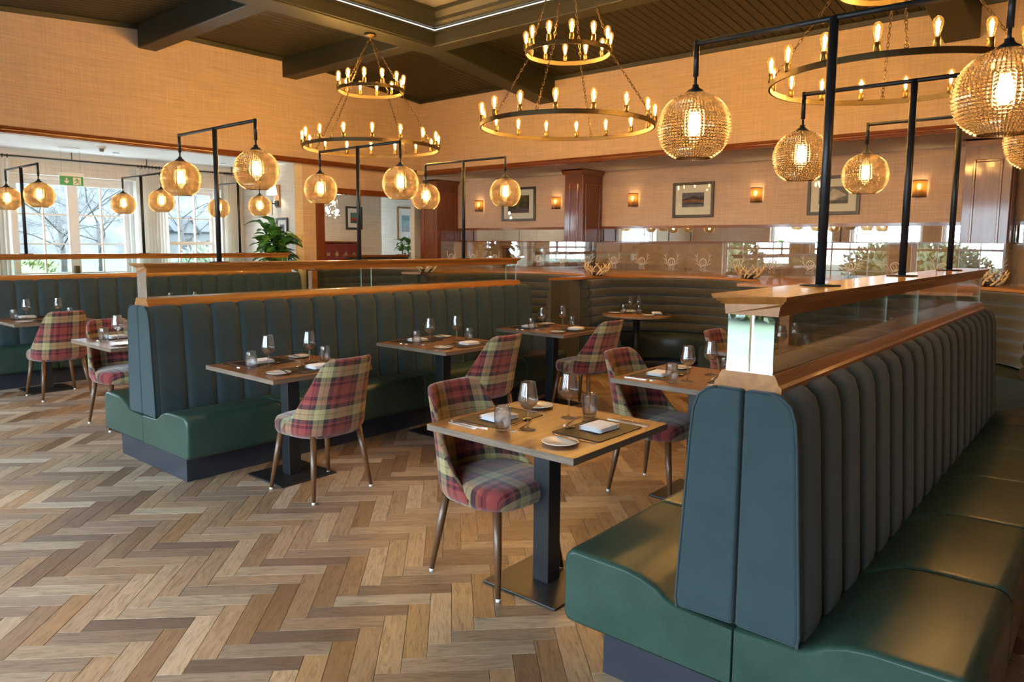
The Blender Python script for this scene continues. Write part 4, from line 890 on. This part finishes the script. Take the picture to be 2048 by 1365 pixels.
for a, b in zip(jn, jn[1:]):
    p = box(-.006, .006, b+.003, a-.003, .001, .435).build('glass_panel', M['screen'], gs)
    n = max(2, round((a-b)/.43))
    for k in range(n): link('etched_motif', mot, None, p, loc=(-.0075, b+(a-b)*(k+.5)/n, .165))

# ------------------------------------------------------------------ antler bowls on the ledge
def antler_bowl(x, y, seed, label):
    rg = random.Random(seed); t = thing('antler_bowl', label, 'bowl', (x, y, LZ), group='antler bowls along the oak ledge')
    MB().lathe([(.001, .0), (.055, .0), (.065, .004), (.085, .03), (.09, .045), (.084, .046), (.075, .03), (.055, .010), (.001, .008)], 24).build('dish', M['bowl'], t)
    for k in range(11):
        a = 2*PI*k/11+rg.uniform(-.2, .2); pts = []
        for j in range(7):
            q = j/6; r = .085+.085*math.sin(q*1.5)+rg.uniform(-.006, .006); pts.append((r*math.cos(a+q*.9), r*math.sin(a+q*.9), .012+.15*q**1.25*rg.uniform(.9, 1.1)))
        m = MB().tube(pts, [.011, .012, .011, .010, .009, .007, .003], 7)
        p = Vector(pts[3]); d = Vector((p.x, p.y, 0)).normalized(); m.tube([p, p+d*.02+Vector((0, 0, .03)), p+d*.03+Vector((0, 0, .062))], [.008, .006, .002], 6); m.build('antler', M['antler'], t)
for k, (x, y, l) in enumerate(((6.85, 7.35, 'antler bowl on the ledge nose nearest the doorway'), (7.78, 5.18, 'antler bowl on the ledge nose between the two aisle booths'), (8.5, 3.48, 'antler bowl on the ledge beside the oak post nose'), (8.75, 1.08, 'antler bowl on the ledge behind the banquette farthest from windows'))): antler_bowl(x, y, k, l)

# ------------------------------------------------------------------ seating behind the screen
def tufted(y0, y1, label):
    t = thing('tufted_bench', label, 'bench', (XB, (y0+y1)/2, 0)); L = y1-y0; nb = int(L/.24); m = MB()
    def dent(u, v):
        y = -L/2+L*u; z = .5+1.11*v; a = (y+L/2)/.24; b = (z-.5)/.22
        q = math.sin(PI*a)*math.sin(PI*b); return (-.30-.05*abs(math.sin(PI*a))**.5*abs(math.sin(PI*b))**.5+.12*v, y, z)
    m.grid(dent, nb*4, 20); m.build('backrest', M['tan'], t)
    box(-.22, -.001, -L/2, L/2, .45, 1.6).build('back_core', M['tan'], t); box(-.62, -.001, -L/2, L/2, .14, .46).build('seat', M['tan'], t, bevel=.03); box(-.56, -.001, -L/2, L/2, 0, .14).build('plinth', M['plinth'], t); box(-.24, -.001, -L/2, L/2, 1.602, 1.618).build('top_rail', M['mahog_h'], t)
    bm = MB().sphere((0, 0, 0), .016, 8, 5, (.5, 1, 1)).mesh('button')
    for i in range(nb+1):
        for j in range(1, 5): link('button', bm, M['tan'], t, loc=(-.298+.12*(.22*j/1.11), -L/2+i*.24, .5+.22*j))
tufted(1.65, 7.10, 'tan buttoned leather bench along the picture wall between columns'); tufted(-3.0, 1.05, 'tan buttoned leather bench past the far column'); tufted(7.6, 10.6, 'tan buttoned leather bench below the dark garden picture')
def back_chair(x, y, rz, label):
    t = thing('red_chair', label, 'chair', (x, y, 0), rz, 'red chairs behind the glass screen'); m = MB()
    m.grid(lambda u, v: (.235*math.sin(R(-80+160*u)), -.22*math.cos(R(-80+160*u))-.06*v, .44+.42*v*(1-.25*abs(2*u-1)**3)), 16, 6); m.grid(lambda u, v: (.205*math.sin(R(80-160*u)), -.19*math.cos(R(-80+160*u))-.06*v, .44+.42*v*(1-.25*abs(2*u-1)**3)), 16, 6); m.build('backrest', M['redc'], t)
    box(-.22, .22, -.2, .22, .40, .48).build('seat', M['redc'], t, bevel=.03)
    for sx in (1, -1):
        for sy in (1, -1): MB().tube([(sx*.17, sy*.16, .41), (sx*.21, sy*.2, 0)], [.017, .011], 8).build('leg', M['leg'], t)
for y, d in ((6.1, 'by the middle column'), (4.9, 'under the hills picture'), (3.3, 'under the pale sail picture'), (2.1, 'by the far column'), (8.9, 'under the dark garden picture')):
    t = thing('wall_table', 'square table %s behind the glass screen' % d, 'table', (9.85, y, 0), group='tables along the picture wall'); box(-.33, .33, -.36, .36, .724, .752).build('tabletop', M['edge'], t, bevel=.002); box(-.045, .045, -.045, .045, .01, .724).build('column', M['black'], t); box(-.2, .2, -.2, .2, 0, .011).build('base_plate', M['black'], t)
    back_chair(9.42, y, -PI/2, 'red upholstered chair %s behind the glass screen' % d)
    for dx, dy in ((-.1, .06), (.1, -.06)):
        ware('wine_glass', wine_me, 9.85+dx, y+dy, .7525, 0, 'clear wine glass, %s side of the wall table %s' % ('chair' if dx < 0 else 'bench', d), 'wine glass', 'wine glasses '+d); ware('tumbler', tum_me, 9.85-dx*.8, y+dy*2.2, .7525, 0, 'clear tumbler, %s side of the wall table %s' % ('bench' if dx < 0 else 'chair', d), 'tumbler', 'tumblers '+d)
t = thing('low_divider', 'low oak capped divider with glass insets before the middle column', 'divider', (9.55, 7.45, 0)); box(-.09, .09, -.85, .85, 1.50, 1.55).build('cap', M['mahog_h'], t, bevel=.008)
for yy in (-.80, .80): box(-.05, .05, yy-.05, yy+.05, 0, 1.5).build('post', M['mahog'], t)
box(-.05, .05, -.75, .75, 0, 1.18).build('panel', M['tan'], t); box(-.006, .006, -.75, .75, 1.18, 1.5).build('glass_inset', M['screen'], t)
t = thing('moss_ball', 'clipped green moss ball in a dark pot behind the screen', 'plant', (9.85, 2.71, .7525)); MB().lathe([(.001, 0), (.05, 0), (.07, .30), (.06, .30), (.001, .28)], 16).build('pot', M['pot'], t); leaf_blob(None, (.10, .10, .09), 900, M['bush'], 'moss', t, .016, 9).location = (0, 0, .38); MB().sphere((0, 0, .38), .092, 16, 10).build('moss_core', M['bush'], t)
t = thing('plant_table', 'square table carrying the moss ball behind the glass screen', 'table', (9.85, 2.71, 0)); box(-.25, .25, -.2, .2, .724, .752).build('tabletop', M['edge'], t); box(-.04, .04, -.04, .04, 0, .724).build('column', M['black'], t)

# ------------------------------------------------------------------ window bay: curtains, pole, sign, detectors, sconce, plant
def curtain(x0, x1, label, gather=9):
    t = thing('sheer_curtain', label, 'curtain', ((x0+x1)/2, YW-.13, 0), group='sheer curtains on the black pole'); w = (x1-x0)/2; m = MB(); k = gather*2
    m.grid(lambda u, v: (w*(2*u-1)*(1-.06*math.sin(PI*v)), .035*math.sin(u*PI*k)*(1-.4*v)+.012*math.sin(5*u+3*v), .03+2.66*v), gather*8, 8); m.build('drape', M['curtain'], t)
    for i in range(gather): MB().torus((w*(2*(i+.5)/gather-1), -.02, 2.735), .024, .004, (1, 0, 0), 12, 5).build('ring', M['black'], t)
for a, b, l in ((2.72, 3.26, 'white sheer curtain on the far side of the french doors'), (4.93, 5.42, 'white sheer curtain between french doors and sash window'), (6.36, 6.70, 'white sheer curtain beside the bay end wall')): curtain(a, b, l)
cpole = thing('curtain_pole', 'black curtain pole on short ceiling brackets', 'curtain pole', (0, YW-.15, 2.74)); MB().tube([(X0, 0, 0), (6.74, 0, 0)], .0125, 10).build('pole', M['black'], cpole)
for x in (1.2, 2.6, 4.03, 5.09, 6.5): MB().tube([(x, 0, 0), (x, 0, ZL-2.74)], .007, 8).build('bracket', M['black'], cpole)
t = thing('exit_sign', 'green emergency exit sign hung on wires in the window bay', 'sign', (3.86, 11.4, 2.35)); box(-.145, .145, -.012, .012, 0, .125).build('panel', M['green_sign'], t); box(-.155, .155, -.02, .02, .125, .175).build('housing', M['white'], t)
for x in (-.12, .12): MB().tube([(x, 0, .175), (x, 0, .5)], .0015, 4).build('wire', M['black'], t)
sy = MB()
def sp(pts): sy.add([(x, -.0135, z) for x, z in pts], [tuple(range(len(pts)))])
sp([(-.075, .10), (-.058, .10), (-.058, .055), (-.038, .068), (-.038, .052), (-.0665, .022), (-.095, .052), (-.095, .068), (-.075, .055)]); sp([(.015, .012), (.115, .012), (.115, .112), (.015, .112)])
sy.build('arrow_and_door', M['white'], t)
mn = MB()
def sp2(pts): mn.add([(x, -.0145, z) for x, z in pts], [tuple(range(len(pts)))])
sp2([(.062+.009*math.cos(q), .097+.009*math.sin(q)) for q in [i*PI/4 for i in range(8)]]); sp2([(.052, .088), (.070, .086), (.080, .058), (.062, .052)]); sp2([(.052, .088), (.035, .072), (.028, .060), (.035, .055), (.042, .066), (.056, .078)]); sp2([(.070, .086), (.092, .076), (.098, .062), (.092, .060), (.086, .070), (.070, .074)])
sp2([(.062, .056), (.052, .040), (.030, .030), (.028, .022), (.058, .032), (.074, .054)]); sp2([(.072, .056), (.080, .038), (.095, .018), (.104, .020), (.090, .044), (.080, .060)]); mn.build('running_figure', M['green_sign'], t)
t = tag(MB().lathe([(.001, -.010), (.11, -.010), (.13, -.004), (.13, 0), (.001, 0)], 28).build('ceiling_speaker', M['white'], loc=(3.80, 11.26, ZL)), 'flat round white speaker in the bay ceiling', 'speaker')
t = thing('smoke_detector', 'white smoke detector on the bay ceiling', 'detector', (4.02, 10.72, ZL)); MB().lathe([(.001, -.03), (.05, -.03), (.055, 0), (.001, 0)], 20).build('base', M['white'], t); MB().lathe([(.001, -.07), (.025, -.07), (.032, -.03), (.001, -.03)], 16).build('sensor', M['pot'], t)
tag(MB().lathe([(.001, -.004), (.045, -.004), (.05, 0), (.001, 0)], 18).build('ceiling_downlight', M['pot'], loc=(4.44, 11.32, ZL)), 'small flat downlight in the bay ceiling beside the smoke detector', 'light'); tag(MB().lathe([(.001, -.004), (.045, -.004), (.05, 0), (.001, 0)], 18).build('ceiling_downlight', M['pot'], loc=(6.1, 11.38, ZL)), 'small flat downlight in the bay ceiling near the end wall', 'light')
t = thing('shaded_sconce', 'wall lamp with white cone shade on oak backplate, bay end wall', 'wall lamp', (6.75, 10.82, 2.32)); box(-.025, -.001, -.06, .06, -.17, .20).build('backplate', M['brown'], t); MB().tube([(-.03, 0, -.11), (-.10, 0, -.11), (-.12, 0, -.10)], .011, 8).build('arm', M['black'], t); MB().tube([(-.12, .0, -.30), (-.12, 0, .05)], .006, 8).build('stem', M['black'], t)
sh = MB().lathe([(.085, .03), (.055, .19)], 24, (-.12, 0, 0)).build('shade', M['curtain'], t); MB().sphere((-.12, 0, .10), .02, 10, 7).build('bulb', M['filament_pendant'], t); box(-.05, -.001, -.045, .045, -.15, -.06).build('switch_box', M['black'], t)
t = thing('small_picture', 'small dark framed print on the bay end wall behind the fig plant', 'picture', (6.75, 10.72, 1.76)); m = MB()
for a, b, c, d in ((-.17, -.135, -.22, .22), (.135, .17, -.22, .22), (-.135, .135, .185, .22), (-.135, .135, -.22, -.185)): m.box(-.025, -.001, a, b, c, d)
m.build('frame', M['frame'], t); box(-.01, -.001, -.135, .135, -.185, .185).build('mount', M['paper'], t); rect(t, -.07, .07, -.11, .11, (.12, .13, .15), 1)
def leaf_mesh():
    m = MB(); L, Wd = .26, .085
    m.grid(lambda u, v: (Wd*(2*u-1)*(math.sin(PI*min(1, .06+v*.94))**.7)*(.72+.5*v), L*v, .05*math.sin(PI*v)-.10*v*v+.02*(2*u-1)**2+.008*math.sin(18*v)*abs(2*u-1)), 6, 10); return m.mesh('leaf')
lf = leaf_mesh(); lf.materials.append(M['leaf'])
def fig(loc, label, h, nl, spread, seed, sc=1.0, pot=(.17, .36)):
    rg = random.Random(seed); t = thing('fig_plant', label, 'plant', loc); pr, ph = pot
    p = MB().lathe([(.001, 0), (pr*.75, 0), (pr, ph), (pr*.92, ph), (pr*.9, ph-.04), (.001, ph-.04)], 24).build('pot', M['pot'], t)
    MB().lathe([(.001, ph-.035), (pr*.9, ph-.035)], 20).build('soil', M['soil'], p)
    stems = []
    for k in range(4):
        a = k*PI/2+rg.random(); e = Vector((math.cos(a)*spread*.6, math.sin(a)*spread*.6, h*rg.uniform(.8, 1.0))); s = Vector((math.cos(a)*.03, math.sin(a)*.03, ph-.05)); mid = s.lerp(e, .5)+Vector((0, 0, .08)); MB().tube([s, mid, e], [.012, .010, .006], 6).build('stem', M['bark'], t); stems.append((s, mid, e))
    for i in range(nl):
        s, mid, e = stems[i % 4]; q = rg.uniform(.38, 1.0)**.7; p = (s.lerp(mid, q*2) if q < .5 else mid.lerp(e, q*2-1)); o = link('leaf', lf, None, t, loc=p); o.rotation_euler = (rg.uniform(-.1, .95), rg.uniform(-.35, .35), rg.uniform(0, 2*PI)); k = sc*rg.uniform(.75, 1.2); o.scale = (k, k, k)
fig((6.34, 10.24, 0), 'large fiddle leaf fig with broad glossy leaves by the bay end wall', 1.84, 110, .30, 5, 1.0, (.2, .45))

# ------------------------------------------------------------------ next room beyond the doorway
t = thing('tartan_booth', 'red tartan buttoned booth seat in the room beyond the doorway', 'booth', (9.2, 12.88, 0)); m = MB(); m.uv = []
NUv, NVv = 40, 12
def bf(u, v): return (-.65+1.3*u, -.16-.04*abs(math.sin(PI*u*6))**.5*abs(math.sin(PI*v*3))**.5+.08*v, .45+1.13*v)
m.grid(bf, NUv, NVv); m.uv = [(p[0], p[2]) for p in m.v]; m.build('backrest', M['tartan'], t); box(-.67, .67, -.13, -.001, .4, 1.56).build('back_core', M['redc'], t); box(-.70, .70, -.15, -.001, 1.58, 1.61).build('top_rail', M['mahog_h'], t); box(-.67, .67, -.6, -.001, 0, .46).build('seat', M['redc'], t)
t = thing('side_table', 'dark red topped table set with glasses beyond the doorway', 'table', (8.6, 12.0, 0)); box(-.35, .35, -.35, .35, .722, .752).build('tabletop', M['redc'], t); box(-.045, .045, -.045, .045, 0, .722).build('column', M['black'], t); box(-.2, .2, -.2, .2, 0, .011).build('base_plate', M['black'], t)
for dx, dy in ((-.18, .05), (.02, -.08), (.18, .10), (.05, .2)): ware('wine_glass', wine_me, 8.6+dx, 12.0+dy, .7525, 0, 'clear wine glass on the red table beyond the doorway, %s' % {-.18: 'by the doorway jamb side', .02: 'nearest the partition', .18: 'by the potted fig side', .05: 'nearest the tartan booth'}[dx], 'wine glass', 'wine glasses beyond the doorway')
t = thing('host_partition', 'charcoal panelled low partition with mahogany top beyond the doorway', 'partition', (8.9, 10.95, 0)); box(-.70, .70, -.05, .05, 0, 1.31).build('panel', M['charcoal'], t); box(-.75, .75, -.08, .08, 1.31, 1.355).build('cap', M['mahog_h'], t, bevel=.008); box(.64, .72, -.06, .06, 0, 1.31).build('post', M['mahog'], t)
def wall_pic(x0, x1, z0, z1, y, label, cols, fm='frame'):
    t = thing('framed_print', label, 'picture', ((x0+x1)/2, y, (z0+z1)/2)); w = (x1-x0)/2; h = (z1-z0)/2; m = MB(); f = .04
    for a, b, c, d in ((-w, -w+f, -h, h), (w-f, w, -h, h), (-w+f, w-f, h-f, h), (-w+f, w-f, -h, -h+f)): m.box(a, b, -.03, -.001, c, d)
    m.build('frame', M[fm], t); box(-w+f, w-f, -.012, -.001, -h+f, h-f).build('mount', M['paper'], t)
    n = len(cols); iw = (w-f)*.55; ih = (h-f)*.55
    for k, c in enumerate(cols):
        q = MB(); za = -ih+2*ih*k/n; q.add([(-iw, -.0125, za), (iw, -.0125, za), (iw, -.0125, za+2*ih/n), (-iw, -.0125, za+2*ih/n)], [(0, 1, 2, 3)]); q.build('print', cm(c), t)
wall_pic(9.65, 10.08, 1.87, 2.36, 12.9, 'blue grey framed print with red and green bands beyond the doorway', [(.05, .10, .06), (.35, .05, .03), (.10, .22, .12), (.08, .20, .22)], 'charcoal')
wall_pic(12.2, 12.76, 1.66, 2.50, 14.2, 'tall oak framed print on the recessed wall beyond the doorway', [(.35, .40, .45), (.30, .42, .48), (.18, .28, .32)], 'brown')
fig((11.0, 12.5, 0), 'small leafy fig plant beyond the doorway', 1.75, 34, .22, 8, .72, (.16, .5))
t = thing('pendant_cluster', 'cluster of clear glass bulb pendants beyond the doorway', 'pendant lamp', (8.2, 11.4, ZL)); MB().lathe([(.001, -.02), (.08, -.02), (.08, 0), (.001, 0)], 20).build('canopy', M['black'], t)
for k, (dx, dy, z) in enumerate(((-.06, 0, -.62), (.1, .05, -.45), (.06, -.08, -.66), (-.02, .1, -.56), (.13, -.02, -.60))):
    MB().tube([(dx, dy, -.02), (dx, dy, z)], .003, 5).build('cord', M['black'], t); MB().sphere((dx, dy, z-.09), .08, 16, 10).build('glass_globe', M['pane'], t); MB().sphere((dx, dy, z-.08), .022, 8, 6, (1, 1, 1.4)).build('bulb', M['filament_pendant'], t)
